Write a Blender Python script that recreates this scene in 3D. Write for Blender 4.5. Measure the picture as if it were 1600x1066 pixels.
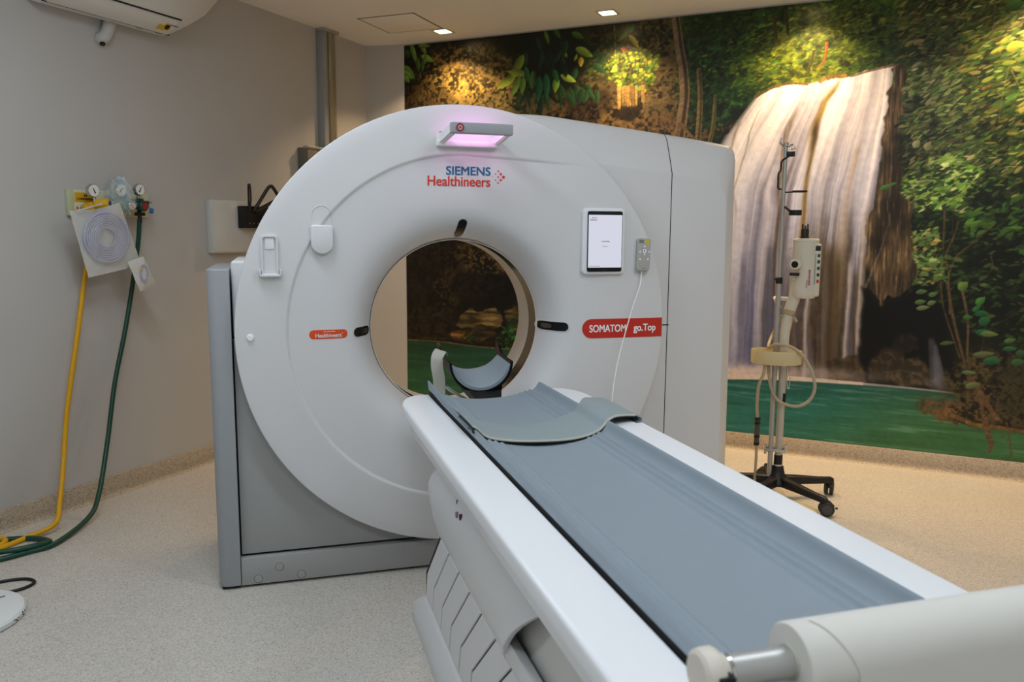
import bpy, bmesh, math
import numpy as np
from mathutils import Vector, Matrix, Euler

scene = bpy.context.scene
for o in list(bpy.data.objects): bpy.data.objects.remove(o)
COL = scene.collection

# tuning
EXPOSURE = 0.0
TROFFER_W = 13.2
DOWN_W = 14.0
DOWN_E = 14.0
SCREEN_E = 0.82
PINK_E = 0.7
PINK_W = 0.065
MURAL_GAIN = 1.25
PI = math.pi
# World: X to the right along the scanner front, Y away from the viewer along the patient table, Z up; metres.

# ------------------------------------------------------------------ camera
cam_d = bpy.data.cameras.new('camera'); cam = bpy.data.objects.new('camera', cam_d); COL.objects.link(cam)
cam_d.sensor_width = 36.0; cam_d.lens = 36.0*1257.0/1600.0; cam_d.clip_start = .05
_rx = Vector((0.95916892, -0.2827571, 0.0065883))      # camera right, in world
_dn = Vector((-0.03152742, -0.13003802, -0.99100764))  # camera down
_fw = Vector((0.28107117, 0.95033601, -0.13364303))    # camera forward
cam.matrix_world = Matrix(((_rx.x, -_dn.x, -_fw.x, -.714), (_rx.y, -_dn.y, -_fw.y, -3.07), (_rx.z, -_dn.z, -_fw.z, 1.364), (0, 0, 0, 1)))
cam_d.dof.use_dof = True; cam_d.dof.focus_distance = 3.0; cam_d.dof.aperture_fstop = 5.0
scene.camera = cam

# ------------------------------------------------------------------ world, exposure
world = bpy.data.worlds.new('world'); scene.world = world; world.use_nodes = True
world.node_tree.nodes['Background'].inputs[0].default_value = (.5, .5, .52, 1)
world.node_tree.nodes['Background'].inputs[1].default_value = .05
vs = scene.view_settings
vs.view_transform = 'Standard'; vs.look = 'None'; vs.gamma = 1.0; vs.use_curve_mapping = False
vs.exposure = EXPOSURE

# ------------------------------------------------------------------ room frame
MD = Vector((.7503, -.6611, 0))        # along the mural wall, to the right
MN = Vector((.6611, .7503, 0))         # into the mural wall
CORNER = Vector((.030, 3.175, 0))      # left wall meets mural wall
ROOM_U, ROOM_V, CEIL = 5.05, 6.6, 2.712
def room(u, v, z=0.): return CORNER+MD*u-MN*v+Vector((0, 0, z))   # u from the left wall, v from the mural wall
ROOM_RZ = math.atan2(MD.y, MD.x)

def area_light(name, loc, rot, sx, sy, energy, color, spread=PI):
    l = bpy.data.lights.new(name, 'AREA'); l.shape = 'RECTANGLE'; l.size = sx; l.size_y = sy
    l.energy = energy; l.color = color; l.spread = spread
    o = bpy.data.objects.new(name, l); COL.objects.link(o); o.location = loc; o.rotation_euler = rot
    return o
# the four fluorescent troffers on the ceiling over the working side of the room
TROFFERS = [(3.8, 3.0), (3.8, 5.0), (1.6, 3.4), (1.6, 5.4)]
for i, (u, v) in enumerate(TROFFERS):
    area_light('troffer_light', room(u, v, CEIL-.012), (0, 0, ROOM_RZ), 1.14, .26, TROFFER_W, (.85, .935, 1.0))
# warm square downlights in a row close to the mural
DOWNLIGHTS = [(.745, .236), (1.91, .236), (3.08, .236), (4.24, .236)]

# ------------------------------------------------------------------ materials
def lin(c):
    c = [x/255. for x in c]
    return tuple(x/12.92 if x <= .04045 else ((x+.055)/1.055)**2.4 for x in c)
MATS = {}
def mat(name, rgb, rough=.5, metal=0., var=.0, vscale=8., bump=.0, bscale=120., coat=0., emit=None, estr=0., alpha=1., trans=0., spec=.5, ior=1.45):
    if name in MATS: return MATS[name]
    m = bpy.data.materials.new(name); m.use_nodes = True; nt = m.node_tree; N = nt.nodes; L = nt.links
    b = N['Principled BSDF']; c = lin(rgb)
    b.inputs['Base Color'].default_value = (*c, 1); b.inputs['Roughness'].default_value = rough
    b.inputs['Metallic'].default_value = metal; b.inputs['Coat Weight'].default_value = coat
    b.inputs['Specular IOR Level'].default_value = spec; b.inputs['IOR'].default_value = ior
    b.inputs['Alpha'].default_value = alpha; b.inputs['Transmission Weight'].default_value = trans
    if emit: b.inputs['Emission Color'].default_value = (*lin(emit), 1); b.inputs['Emission Strength'].default_value = estr
    tc = N.new('ShaderNodeTexCoord')
    if var >= 0:
        n = N.new('ShaderNodeTexNoise'); n.inputs['Scale'].default_value = vscale; n.inputs['Detail'].default_value = 4
        L.new(tc.outputs['Object'], n.inputs['Vector'])
        mx = N.new('ShaderNodeMix'); mx.data_type = 'RGBA'
        v = max(var, .012)
        mx.inputs[6].default_value = (*[x*(1-v) for x in c], 1); mx.inputs[7].default_value = (*[min(x*(1+v), 1) for x in c], 1)
        L.new(n.outputs['Fac'], mx.inputs[0]); L.new(mx.outputs[2], b.inputs['Base Color'])
    if bump > 0:
        n2 = N.new('ShaderNodeTexNoise'); n2.inputs['Scale'].default_value = bscale; n2.inputs['Detail'].default_value = 3
        L.new(tc.outputs['Object'], n2.inputs['Vector'])
        bp = N.new('ShaderNodeBump'); bp.inputs['Strength'].default_value = bump; bp.inputs['Distance'].default_value = .002
        L.new(n2.outputs['Fac'], bp.inputs['Height']); L.new(bp.outputs['Normal'], b.inputs['Normal'])
    MATS[name] = m
    return m
def speckle(name, base, dark, light, scale, rough):
    m = bpy.data.materials.new(name); m.use_nodes = True; nt = m.node_tree; N = nt.nodes; L = nt.links
    b = N['Principled BSDF']; b.inputs['Roughness'].default_value = rough
    tc = N.new('ShaderNodeTexCoord')
    vo = N.new('ShaderNodeTexVoronoi'); vo.inputs['Scale'].default_value = scale; L.new(tc.outputs['Object'], vo.inputs['Vector'])
    sp = N.new('ShaderNodeSeparateColor'); L.new(vo.outputs['Color'], sp.inputs[0])
    r = N.new('ShaderNodeValToRGB'); r.color_ramp.interpolation = 'LINEAR'
    e = r.color_ramp.elements; e[0].position = 0.; e[0].color = (*lin(dark), 1); e[1].position = .28; e[1].color = (*lin(base), 1)
    e2 = e.new(.74); e2.color = (*lin(base), 1); e3 = e.new(1.); e3.color = (*lin(light), 1)
    L.new(sp.outputs[0], r.inputs[0])
    n = N.new('ShaderNodeTexNoise'); n.inputs['Scale'].default_value = 2.2; n.inputs['Detail'].default_value = 5; L.new(tc.outputs['Object'], n.inputs['Vector'])
    rr = N.new('ShaderNodeMapRange'); rr.inputs[3].default_value = .90; rr.inputs[4].default_value = 1.08; L.new(n.outputs['Fac'], rr.inputs[0])
    mx = N.new('ShaderNodeMix'); mx.data_type = 'RGBA'; mx.blend_type = 'MULTIPLY'; mx.inputs[0].default_value = 1
    L.new(r.outputs[0], mx.inputs[6]); L.new(rr.outputs[0], mx.inputs[7]); L.new(mx.outputs[2], b.inputs['Base Color'])
    return m

M_wall = mat('wall_paint', (186, 184, 181), .75, var=.025, vscale=3, bump=.05, bscale=260)
M_wall2 = mat('wall_paint_white', (224, 222, 218), .75, var=.02, vscale=3, bump=.05, bscale=260)
M_ceil = mat('ceiling_paint', (238, 236, 232), .8, var=.02, vscale=2, bump=.03, bscale=200)
M_floor = speckle('vinyl_floor', (197, 191, 182), (160, 150, 136), (213, 210, 205), 260, .38)
M_skirt = speckle('vinyl_skirting', (172, 158, 138), (128, 112, 90), (192, 182, 166), 230, .5)
M_white = mat('scanner_white', (209, 209, 210), .42, var=.012, vscale=2)
M_white2 = mat('table_white', (226, 228, 231), .34, var=.012, vscale=3)
M_cream = mat('bore_cream', (208, 200, 188), .45, var=.02)
M_grey = mat('scanner_grey', (156, 156, 155), .5, var=.02, vscale=3)
M_bluegrey = mat('column_blue_grey', (150, 153, 156), .42, var=.02, vscale=3)
M_black = mat('black_plastic', (18, 18, 19), .45, var=.08)
M_gap = mat('dark_gap', (9, 9, 12), .8, var=.05)
M_gloss = mat('gloss_black', (7, 7, 8), .28, coat=.15, spec=.3, var=.05)
M_carbon = mat('head_shell_black', (9, 9, 10), .38, var=.05, spec=.18)
M_mylar = mat('mylar_ring', (70, 62, 50), .10, metal=.65, var=.05)
M_fabric = mat('mattress_blue_grey', (132, 144, 153), .62, var=.04, vscale=14, bump=.10, bscale=900)
M_fabric2 = mat('mat_green_grey', (136, 149, 152), .6, var=.05, vscale=14, bump=.08, bscale=900)
M_trim = mat('mat_trim_beige', (176, 176, 164), .7, var=.05)
M_strap = mat('strap_grey', (168, 166, 156), .8, var=.06, bump=.15, bscale=700)
M_red = mat('badge_red', (190, 38, 22), .4, var=.02)
M_orange = mat('badge_orange', (214, 74, 26), .4, var=.02)
M_logored = mat('logo_red', (206, 52, 34), .5, var=.02)
M_blue = mat('logo_blue', (20, 100, 140), .5, var=.02)
M_ink = mat('ink_white', (236, 236, 236), .5, var=.01)
M_inkgrey = mat('ink_grey', (120, 120, 124), .6, var=.01)
M_inkblack = mat('ink_black', (22, 22, 22), .6, var=.01)
M_chrome = mat('chrome', (200, 200, 200), .16, metal=1., var=.02)
M_alu = mat('aluminium', (176, 176, 172), .38, metal=.5, var=.04, vscale=20)
M_screen = mat('lit_screen', (40, 40, 44), .3, emit=(226, 228, 244), estr=SCREEN_E, var=.0)
M_beige = mat('injector_beige', (206, 200, 184), .42, var=.02)
M_tray = mat('tray_cream', (206, 192, 148), .45, var=.03)
M_rubber = mat('castor_rubber', (44, 43, 42), .6, var=.05)
M_acwhite = mat('ac_white', (214, 212, 208), .4, var=.015)
M_yellow = mat('hose_yellow', (214, 160, 10), .42, var=.05, vscale=30)
M_green = mat('hose_green', (14, 66, 50), .38, var=.06, vscale=30)
M_panelw = mat('panel_white', (200, 200, 196), .45, var=.02)
M_paper = mat('paper_roll', (208, 205, 198), .85, var=.03, vscale=10, bump=.1, bscale=500)

# ------------------------------------------------------------------ mesh helpers
I4 = Matrix.Identity(4)
def NB(): return bmesh.new()
def _xf(bm, vs, M):
    if M is not None:
        for v in vs: v.co = M @ v.co
def box(bm, x0, x1, y0, y1, z0, z1, bev=0., seg=2, M=None):
    r = bmesh.ops.create_cube(bm, size=1); vs = r['verts']
    for v in vs: v.co = Vector(((x0+x1)/2+v.co.x*(x1-x0), (y0+y1)/2+v.co.y*(y1-y0), (z0+z1)/2+v.co.z*(z1-z0)))
    if bev > 0:
        es = {e for v in vs for e in v.link_edges}
        before = set(bm.verts)-set(vs)
        bmesh.ops.bevel(bm, geom=list(es), offset=bev, segments=seg, affect='EDGES', profile=.5)
        vs = [v for v in bm.verts if v not in before]
    _xf(bm, vs, M)
    return vs
def prism(bm, pts, h0, h1, bev=0., seg=2, M=None):
    """pts: 2D outline in local XY, extruded along local Z from h0 to h1, rims rounded by bev."""
    before = set(bm.verts)
    lo = [bm.verts.new((p[0], p[1], h0)) for p in pts]; hi = [bm.verts.new((p[0], p[1], h1)) for p in pts]
    n = len(pts); fs = [bm.faces.new(lo[::-1]), bm.faces.new(hi)]
    for i in range(n): fs.append(bm.faces.new((lo[i], lo[(i+1) % n], hi[(i+1) % n], hi[i])))
    bmesh.ops.recalc_face_normals(bm, faces=fs)
    if bev > 0:
        es = [e for f in fs[:2] for e in f.edges]
        bmesh.ops.bevel(bm, geom=es, offset=bev, segments=seg, affect='EDGES', profile=.5)
    vs = [v for v in bm.verts if v not in before]
    _xf(bm, vs, M)
    return vs
FRONT = Matrix(((1, 0, 0, 0), (0, 0, -1, 0), (0, 1, 0, 0), (0, 0, 0, 1)))   # local (x, y, h) -> (x, -h, y): a plate seen from the front
def front(x=0., y=0., z=0., tilt=0.): return Matrix.Translation((x, y, z)) @ FRONT @ Matrix.Rotation(tilt, 4, 'Z')
def rrect(w, h, r, n=5, cx=0., cy=0.):
    out = []
    for sx, sy, a in ((1, 1, 0), (-1, 1, 90), (-1, -1, 180), (1, -1, 270)):
        for k in range(n+1):
            t = math.radians(a+90*k/n); out.append((cx+sx*(w/2-r)+r*math.cos(t), cy+sy*(h/2-r)+r*math.sin(t)))
    return out
def circle(r, n=24, cx=0., cy=0.): return [(cx+r*math.cos(2*PI*k/n), cy+r*math.sin(2*PI*k/n)) for k in range(n)]
def lathe(bm, prof, n=32, M=None, close=False, a0=0., a1=2*PI):
    """prof: (r, h) pairs, turned about local Z."""
    full = abs(a1-a0-2*PI) < 1e-6; rings = []; before = set(bm.verts)
    for r, h in prof:
        if r < 1e-6: rings.append([bm.verts.new((0, 0, h))]); continue
        rings.append([bm.verts.new((r*math.cos(a0+(a1-a0)*k/n), r*math.sin(a0+(a1-a0)*k/n), h)) for k in range(n if full else n+1)])
    fs = []
    idx = list(range(len(rings)-1)) + ([-1] if close else [])
    for i in idx:
        A, B = rings[i], rings[i+1] if i >= 0 else rings[0]
        m = max(len(A), len(B))
        for k in range(m if full else m-1):
            k2 = (k+1) % m
            q = [A[k % len(A)], A[k2 % len(A)], B[k2 % len(B)], B[k % len(B)]]
            u = []
            for v in q:
                if v not in u: u.append(v)
            if len(u) > 2: fs.append(bm.faces.new(u))
    bmesh.ops.recalc_face_normals(bm, faces=fs)
    vs = [v for v in bm.verts if v not in before]
    _xf(bm, vs, M)
    return vs
def spline(pts, step=6):
    P = [Vector(p) for p in pts]; n = len(P); out = []
    for i in range(n-1):
        a, b = P[i], P[i+1]; pm = P[i-1] if i else a*2-b; pp = P[i+2] if i+2 < n else b*2-a
        for k in range(step):
            t = k/step; out.append(.5*((2*a)+(b-pm)*t+(2*pm-5*a+4*b-pp)*t*t+(3*a-pm-3*b+pp)*t**3))
    out.append(P[-1]); return out
def tube(bm, pts, r, n=10, step=6, caps=True, smooth=True, M=None, flat=None):
    """Round bar swept along pts; r a number or a function of 0..1; flat=(w, t, up) sweeps a ribbon section instead."""
    P = spline(pts, step) if smooth and len(pts) > 2 else [Vector(p) for p in pts]
    before = set(bm.verts); rings = []; up = None
    for i, p in enumerate(P):
        d = (P[min(i+1, len(P)-1)]-P[max(i-1, 0)]).normalized()
        if up is None:
            up = Vector((0, 0, 1)) if abs(d.z) < .9 else Vector((1, 0, 0))
            if flat: up = Vector(flat[2])
        s = d.cross(up).normalized(); up = s.cross(d).normalized()
        rr = r(i/(len(P)-1)) if callable(r) else r
        if flat:
            w, t = flat[0]/2, flat[1]/2
            rings.append([bm.verts.new(p+s*a*w+up*b*t) for a, b in ((1, 1), (-1, 1), (-1, -1), (1, -1))])
        else:
            rings.append([bm.verts.new(p+s*rr*math.cos(2*PI*k/n)+up*rr*math.sin(2*PI*k/n)) for k in range(n)])
    fs = []; m = len(rings[0])
    for A, B in zip(rings, rings[1:]):
        for k in range(m): fs.append(bm.faces.new((A[k], A[(k+1) % m], B[(k+1) % m], B[k])))
    if caps: fs.append(bm.faces.new(rings[0][::-1])); fs.append(bm.faces.new(rings[-1]))
    bmesh.ops.recalc_face_normals(bm, faces=fs)
    vs = [v for v in bm.verts if v not in before]
    _xf(bm, vs, M)
    return vs
def grid(bm, rows, close_u=False, close_v=False):
    R = [[bm.verts.new(p) for p in row] for row in rows]; fs = []
    nr, nc = len(R), len(R[0])
    for i in range(nr if close_v else nr-1):
        for j in range(nc if close_u else nc-1):
            fs.append(bm.faces.new((R[i][j], R[i][(j+1) % nc], R[(i+1) % nr][(j+1) % nc], R[(i+1) % nr][j])))
    return R, fs
def cyl(bm, p0, p1, r, n=20, bev=0., r1=None):
    p0, p1 = Vector(p0), Vector(p1); d = p1-p0; h = d.length; r1 = r if r1 is None else r1
    Mx = Matrix.Translation(p0) @ d.to_track_quat('Z', 'Y').to_matrix().to_4x4()
    b = bev
    prof = [(0, 0), (r-b, 0), (r, b), (r1, h-b), (r1-b, h), (0, h)] if b else [(0, 0), (r, 0), (r1, h), (0, h)]
    return lathe(bm, prof, n, Mx)
def finish(name, bm, material, parent=None, angle=38., smooth=True):
    me = bpy.data.meshes.new(name); bm.normal_update(); bm.to_mesh(me); bm.free()
    me.materials.append(material)
    if smooth:
        me.polygons.foreach_set('use_smooth', [True]*len(me.polygons)); me.set_sharp_from_angle(angle=math.radians(angle))
    o = bpy.data.objects.new(name, me); COL.objects.link(o)
    if parent is not None: o.parent = parent
    return o
def tag(o, label, cat, group=None):
    o['label'] = label; o['category'] = cat
    if group: o['group'] = group
    return o
class Thing:
    """An Empty at the thing's base; parts are given in world coordinates, or in the Empty's own when local=True."""
    def __init__(s, name, label, cat, loc=(0, 0, 0), rz=0., local=False, group=None):
        s.root = bpy.data.objects.new(name, None); COL.objects.link(s.root); s.root.empty_display_size = .1
        s.M = Matrix.Translation(loc) @ Matrix.Rotation(rz, 4, 'Z'); s.root.location = loc; s.root.rotation_euler = (0, 0, rz)
        s.inv = I4 if local else s.M.inverted(); tag(s.root, label, cat, group)
    def part(s, name, bm, material, parent=None, angle=38., label=None, smooth=True):
        bm.transform(s.inv)
        o = finish(name, bm, material, parent or s.root, angle, smooth)
        if label: o['label'] = label
        return o
def struct(name, bm, material, parent=None, smooth=False, angle=38.):
    o = finish(name, bm, material, parent, angle, smooth)
    if parent is None: o['kind'] = 'structure'
    return o
def one(name, label, cat, bm, material, loc=(0, 0, 0), rz=0., group=None, angle=38., local=False):
    """A thing that is a single mesh, origin at loc."""
    if not local: bm.transform((Matrix.Translation(loc) @ Matrix.Rotation(rz, 4, 'Z')).inverted())
    o = finish(name, bm, material, None, angle); o.location = loc; o.rotation_euler = (0, 0, rz)
    return tag(o, label, cat, group)
def text_bm(s, size, bold=0., align='CENTER', depth=.0004, sx=1.):
    cu = bpy.data.curves.new('lettering', 'FONT'); cu.body = s; cu.size = size; cu.align_x = align; cu.align_y = 'CENTER'
    cu.extrude = depth; cu.resolution_u = 4
    ob = bpy.data.objects.new('lettering', cu); COL.objects.link(ob)
    dg = bpy.context.evaluated_depsgraph_get(); me = bpy.data.meshes.new_from_object(ob.evaluated_get(dg))
    bm = NB(); bm.from_mesh(me)
    if bold > 0:            # heavier strokes: the outline doubled up slightly to every side
        for dx, dy in ((-1, -.6), (-1, .6), (1, -.6), (1, .6)):
            n0 = len(bm.verts); bm.from_mesh(me); bm.verts.ensure_lookup_table()
            for v in bm.verts[n0:]: v.co += Vector((dx*bold, dy*bold, (dx+dy*.3)*.00002))
    bpy.data.objects.remove(ob); bpy.data.curves.remove(cu); bpy.data.meshes.remove(me)
    for v in bm.verts: v.co.x *= sx
    return bm
def marks_bm(w, h, n, seed=1, depth=.0004):
    """A line of tiny print too small to read: n little upright bars."""
    rg = np.random.default_rng(seed); bm = NB(); x = -w/2; p = w/n
    for k in range(n):
        ww = p*(.45+.35*rg.random()); hh = h*(.65+.35*rg.random()); box(bm, x, x+ww, -h/2, -h/2+hh, 0, depth); x += p
    return bm
# ================================================================== the room
RM = Matrix.Translation(CORNER) @ Matrix.Rotation(ROOM_RZ, 4, 'Z')     # local x = u, local y = -v
def rbox(bm, u0, u1, v0, v1, z0, z1, bev=0.): return box(bm, u0, u1, -v1, -v0, z0, z1, bev, 2, RM)
b = NB(); rbox(b, -.1, ROOM_U+.1, -.1, ROOM_V+.1, -.1, 0.); struct('floor', b, M_floor)
b = NB(); rbox(b, -.1, ROOM_U+.1, -.1, ROOM_V+.1, CEIL, CEIL+.1); ceiling = struct('ceiling', b, M_ceil)
b = NB(); rbox(b, -.1, 0., -.1, ROOM_V+.1, 0, CEIL); struct('wall_left', b, M_wall)
b = NB(); rbox(b, 0., ROOM_U, -.1, 0., 0, CEIL); struct('wall_back', b, M_wall)
b = NB(); rbox(b, ROOM_U, ROOM_U+.1, -.1, ROOM_V+.1, 0, CEIL); struct('wall_right', b, M_wall2)
b = NB(); rbox(b, 0., ROOM_U, ROOM_V, ROOM_V+.1, 0, CEIL); struct('wall_front', b, M_wall2)
# shallow splayed pier between the left wall and the mural
b = NB(); prism(b, [(0, -.075), (.289, -.004), (.289, .0), (0, .0)], 0, CEIL, M=RM); struct('wall_corner', b, M_wall)
# skirtings: coved vinyl
def skirting(name, length, M):
    bm = NB(); prof = [(0, 0), (-.030, 0), (-.021, .004), (-.014, .014), (-.012, .03), (-.012, .102), (-.009, .106), (0, .106)]
    rows = [[M @ Vector((x, p[0], p[1])) for p in prof] for x in (0., length)]
    R, fs = grid(bm, rows, close_u=True); bm.faces.new(R[0]); bm.faces.new(R[1][::-1]); bmesh.ops.recalc_face_normals(bm, faces=bm.faces)
    struct(name, bm, M_skirt, smooth=True)
skirting('baseboard_back', ROOM_U-.289, RM @ Matrix.Translation((.289, -.004, 0)))
skirting('baseboard_left', ROOM_V-.08, Matrix.Translation(room(0, ROOM_V)) @ Matrix.Rotation(ROOM_RZ+PI/2, 4, 'Z'))

# ------------------------------------------------------------------ mural: one printed wallpaper sheet
# ---- mural print -------------------------------------------------------------
MU_W, MU_H, MU_V0 = 4.78, 2.594, 0.108      # metres: width, height, bottom edge above the floor
MU_NX, MU_NY = 1300, 706

def paint_mural():
    """Returns an (NY, NX, 3) sRGB array of the waterfall print; u, v in centimetres on the wall."""
    rng = np.random.default_rng(7)
    NX, NY = MU_NX, MU_NY
    su = MU_W*100/(NX-1); sv = MU_H*100/(NY-1); v0 = MU_V0*100
    U, V = np.meshgrid(np.arange(NX)*su, v0+np.arange(NY)*sv)
    def vnoise(x, y, seed):
        g = np.random.default_rng(seed).random((97, 97))
        xi = np.floor(x).astype(int); yi = np.floor(y).astype(int)
        fx = x-xi; fy = y-yi
        fx = fx*fx*(3-2*fx); fy = fy*fy*(3-2*fy)
        xi %= 96; yi %= 96
        a = g[yi, xi]*(1-fx)+g[yi, xi+1]*fx
        b = g[yi+1, xi]*(1-fx)+g[yi+1, xi+1]*fx
        return a*(1-fy)+b*fy
    def fbm(x, y, seed, octs=4):
        s = 0; a = .5; t = 0
        for k in range(octs):
            s = s+a*vnoise(x*2**k+13.7*k, y*2**k+7.1*k, seed+k); t += a; a *= .55
        return s/t
    def sm(e0, e1, x):
        t = np.clip((x-e0)/(e1-e0), 0, 1); return t*t*(3-2*t)
    WU = U+(fbm(U/9, V/9, 50)-.5)*9; WV = V+(fbm(U/9, V/9, 60)-.5)*9
    def poly(pts, uu=WU, vv=WV):
        ins = np.zeros(uu.shape, bool); n = len(pts)
        for i in range(n):
            (x0, y0), (x1, y1) = pts[i], pts[(i+1) % n]
            if y0 == y1: continue
            c = ((y0 > vv) != (y1 > vv)) & (uu < (x1-x0)*(vv-y0)/(y1-y0)+x0)
            ins ^= c
        return ins.astype(float)
    def blur(a, k):
        for ax in (0, 1):
            p = np.pad(a, [(k, k) if i == ax else (0, 0) for i in range(2)], mode='edge')
            c = np.cumsum(p, axis=ax); z = np.zeros_like(np.take(c, [0], ax)); c = np.concatenate([z, c], ax)
            n = a.shape[ax]; w = 2*k+1
            a = (np.take(c, range(w, w+n), ax)-np.take(c, range(n), ax))/w
        return a
    def blob(c, ru, rv, rot=0):
        du = WU-c[0]; dv = WV-c[1]; ca, sa = math.cos(rot), math.sin(rot)
        return np.exp(-(((du*ca+dv*sa)/ru)**2+((-du*sa+dv*ca)/rv)**2))
    img = np.zeros((NY, NX, 3))
    def over(mask, col):
        img[:] = img*(1-mask[..., None])+np.asarray(col, float)*mask[..., None]
    # --- base colour field, inverse distance weights
    ctrl = [
        ((9.6,252.4),(14,15,8)), ((36.2,263.6),(14,12,6)), ((56.7,240.2),(60,46,14)), ((95.9,250.1),(10,14,9)), ((119.7,227.5),(16,22,10)),
        ((133.2,239),(10,16,8)), ((155.4,237.4),(52,52,20)), ((168.8,220.4),(58,44,18)), ((190.1,211.2),(70,55,26)), ((147.1,213.5),(38,27,12)),
        ((176.2,259.5),(26,30,12)), ((213.4,240.9),(18,32,12)), ((224.9,247.5),(26,48,14)), ((230.4,209.1),(10,18,10)), ((244.8,230.9),(30,58,22)),
        ((254.9,252.4),(26,48,14)), ((273.7,239.8),(90,100,22)), ((290.8,249.1),(80,92,24)), ((311.2,247.2),(46,66,22)), ((331.4,238.5),(40,58,20)),
        ((356.3,243.1),(32,46,16)), ((380.4,240.9),(44,58,20)), ((343.9,196),(28,44,18)), ((375,194.6),(30,46,16)), ((355.8,160.6),(18,32,12)),
        ((386.6,160.1),(14,22,10)), ((348.7,124.8),(16,24,10)), ((383.2,125.4),(12,16,9)), ((344.6,87.9),(5,5,4)), ((380.3,82.5),(16,20,10)),
        ((396.7,69.2),(12,14,8)), ((13.6,109.2),(12,9,5)), ((46.1,100.7),(14,10,5)), ((77.3,106.2),(8,7,4)), ((29.8,71.6),(16,12,6)), ((112.4,66.9),(20,22,10)), ((180.1,121.7),(18,15,8)),
        ((181.9,58),(24,24,12)), ((336,64.8),(14,12,8)),
        ((400.7,239.1),(40,56,20)), ((405.8,176.6),(28,42,14)), ((411.3,108.7),(12,18,8))]
    num = np.zeros((NY, NX, 3)); den = np.zeros((NY, NX))
    for (c, rgb) in ctrl:
        w = 1/((WU-c[0])**2+(WV-c[1])**2+60)**2
        num += w[..., None]*np.array(rgb, float); den += w
    img[:] = num/den[..., None]
    n1 = fbm(U/7, V/7, 3, 5); n2 = fbm(U/2.6, V/2.6, 9, 3); n3 = fbm(U/16, V/16, 21, 3)
    n4 = fbm(U/1.7, V/1.5, 15, 3)
    img *= (.45+1.1*n1)[..., None]
    # --- rock patches with crumbly light and dark
    def rock(c, ru, rv, col, rot=0., th=.5, gain=1.0):
        m = blob(c, ru, rv, rot)
        g = sm(th-.10, th+.12, .40*n1+.25*n2+.35*n4)*sm(.18, .6, m)
        cc = np.asarray(col, float); cc = (cc.mean()+(cc-cc.mean())*.82)*.86
        over(np.clip(g*gain, 0, 1), cc)
        hi = sm(.56, .70, n4)*sm(.25, .7, m)*gain*.7
        over(np.clip(hi, 0, 1), np.minimum(cc*1.35, 235))
        lo = sm(.52, .36, .5*n2+.5*n4)*sm(.2, .6, m)*.55
        over(lo*.7, cc*.25)
    for a in [((47.5,246.1),42,22,(120,92,26)), ((62.7,230.2),62,15,(150,118,34)), ((36,221.7),45,12,(118,88,28)), ((86.5,218.9),50,14,(110,92,38)),
              ((14.8,229.6),26,14,(62,44,16)), ((119.9,215),36,16,(70,62,30)), ((153.7,217.3),44,16,(92,66,28)), ((171,218.3),36,14,(112,84,32)),
              ((187.8,219.3),26,40,(104,84,40)), ((195.7,230.6),14,40,(90,74,36)), ((140,232.4),36,14,(70,54,24)), ((177.8,201.8),60,10,(100,72,30)),
              ((163.5,256.7),30,14,(60,50,22)), ((184.7,252.9),16,22,(86,70,30)),
              ((35.5,121.4),40,10,(44,32,12)), ((64.5,118.7),34,12,(80,62,24)), ((77.2,115.3),24,8,(86,66,26)), ((24.5,100),26,34,(34,25,10)), ((35.4,93.3),12,18,(58,42,16)), ((59.3,96.5),26,10,(32,24,10)),
              ((29.8,59.6),60,8,(36,28,12)), ((16,70.9),26,12,(44,32,14))]:
        rock(*a)
    # boulders seen low on the left
    for pts, col in [([(41.8,69.9),(47.2,76.3),(57.7,79.6),(72.3,81.2),(78.5,77.8),(77.5,71.3),(69.2,66.2),(56.7,66.4)],(104,88,48)),
                     ([(80.5,77.9),(87.5,82.9),(107.3,85.6),(126.7,80.2),(126.9,67.7),(87.7,65.4)],(84,72,36)),
                     ([(38.5,62.5),(48.2,66),(54.6,62.5),(50.3,57.5),(39.6,57.8)],(126,84,34)),
                     ([(57.7,67.4),(71.3,70.1),(75.4,64.7),(63,56.5),(56.7,58.9)],(58,48,24)),
                     ([(-1.6,60.2),(35.3,63.3),(41.7,58),(-1.7,53.3)],(40,30,14))]:
        m = blur(poly(pts), 1)
        lay = fbm(U/14, V/2.2, 31, 4)
        over(m*.95, np.array(col)*.9)
        over(m*sm(.52, .7, lay)*.8, np.array(col)*1.35)
        over(m*sm(.5, .34, lay)*.8, np.array(col)*.35)
    # --- dabs
    def dab(c, L, Wd, ang, col, al=1., shape=0, shade=0.):
        R = L*.55+1
        i0 = max(int((c[0]-R)/su), 0); i1 = min(int((c[0]+R)/su)+2, NX)
        j0 = max(int((c[1]-v0-R)/sv), 0); j1 = min(int((c[1]-v0+R)/sv)+2, NY)
        if i1 <= i0 or j1 <= j0: return
        uu = U[j0:j1, i0:i1]-c[0]; vv = V[j0:j1, i0:i1]-c[1]
        ca, sa = math.cos(ang), math.sin(ang)
        p = (uu*ca+vv*sa)/(L*.5); q = (-uu*sa+vv*ca)/(Wd*.5)
        if shape == 0: d = p*p+q*q
        else: d = np.where(np.abs(p) < 1, np.abs(q)/np.maximum(np.abs(1-p*p)**.8*(1-.3*p), .02), 9)
        m = np.clip((1.12-d)*Wd*.9, 0, 1)*al
        cc = np.asarray(col, float)
        if shade: cc = cc*(1+shade*np.clip(q, -1, 1))[..., None]
        img[j0:j1, i0:i1] = img[j0:j1, i0:i1]*(1-m[..., None])+cc*m[..., None]
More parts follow.
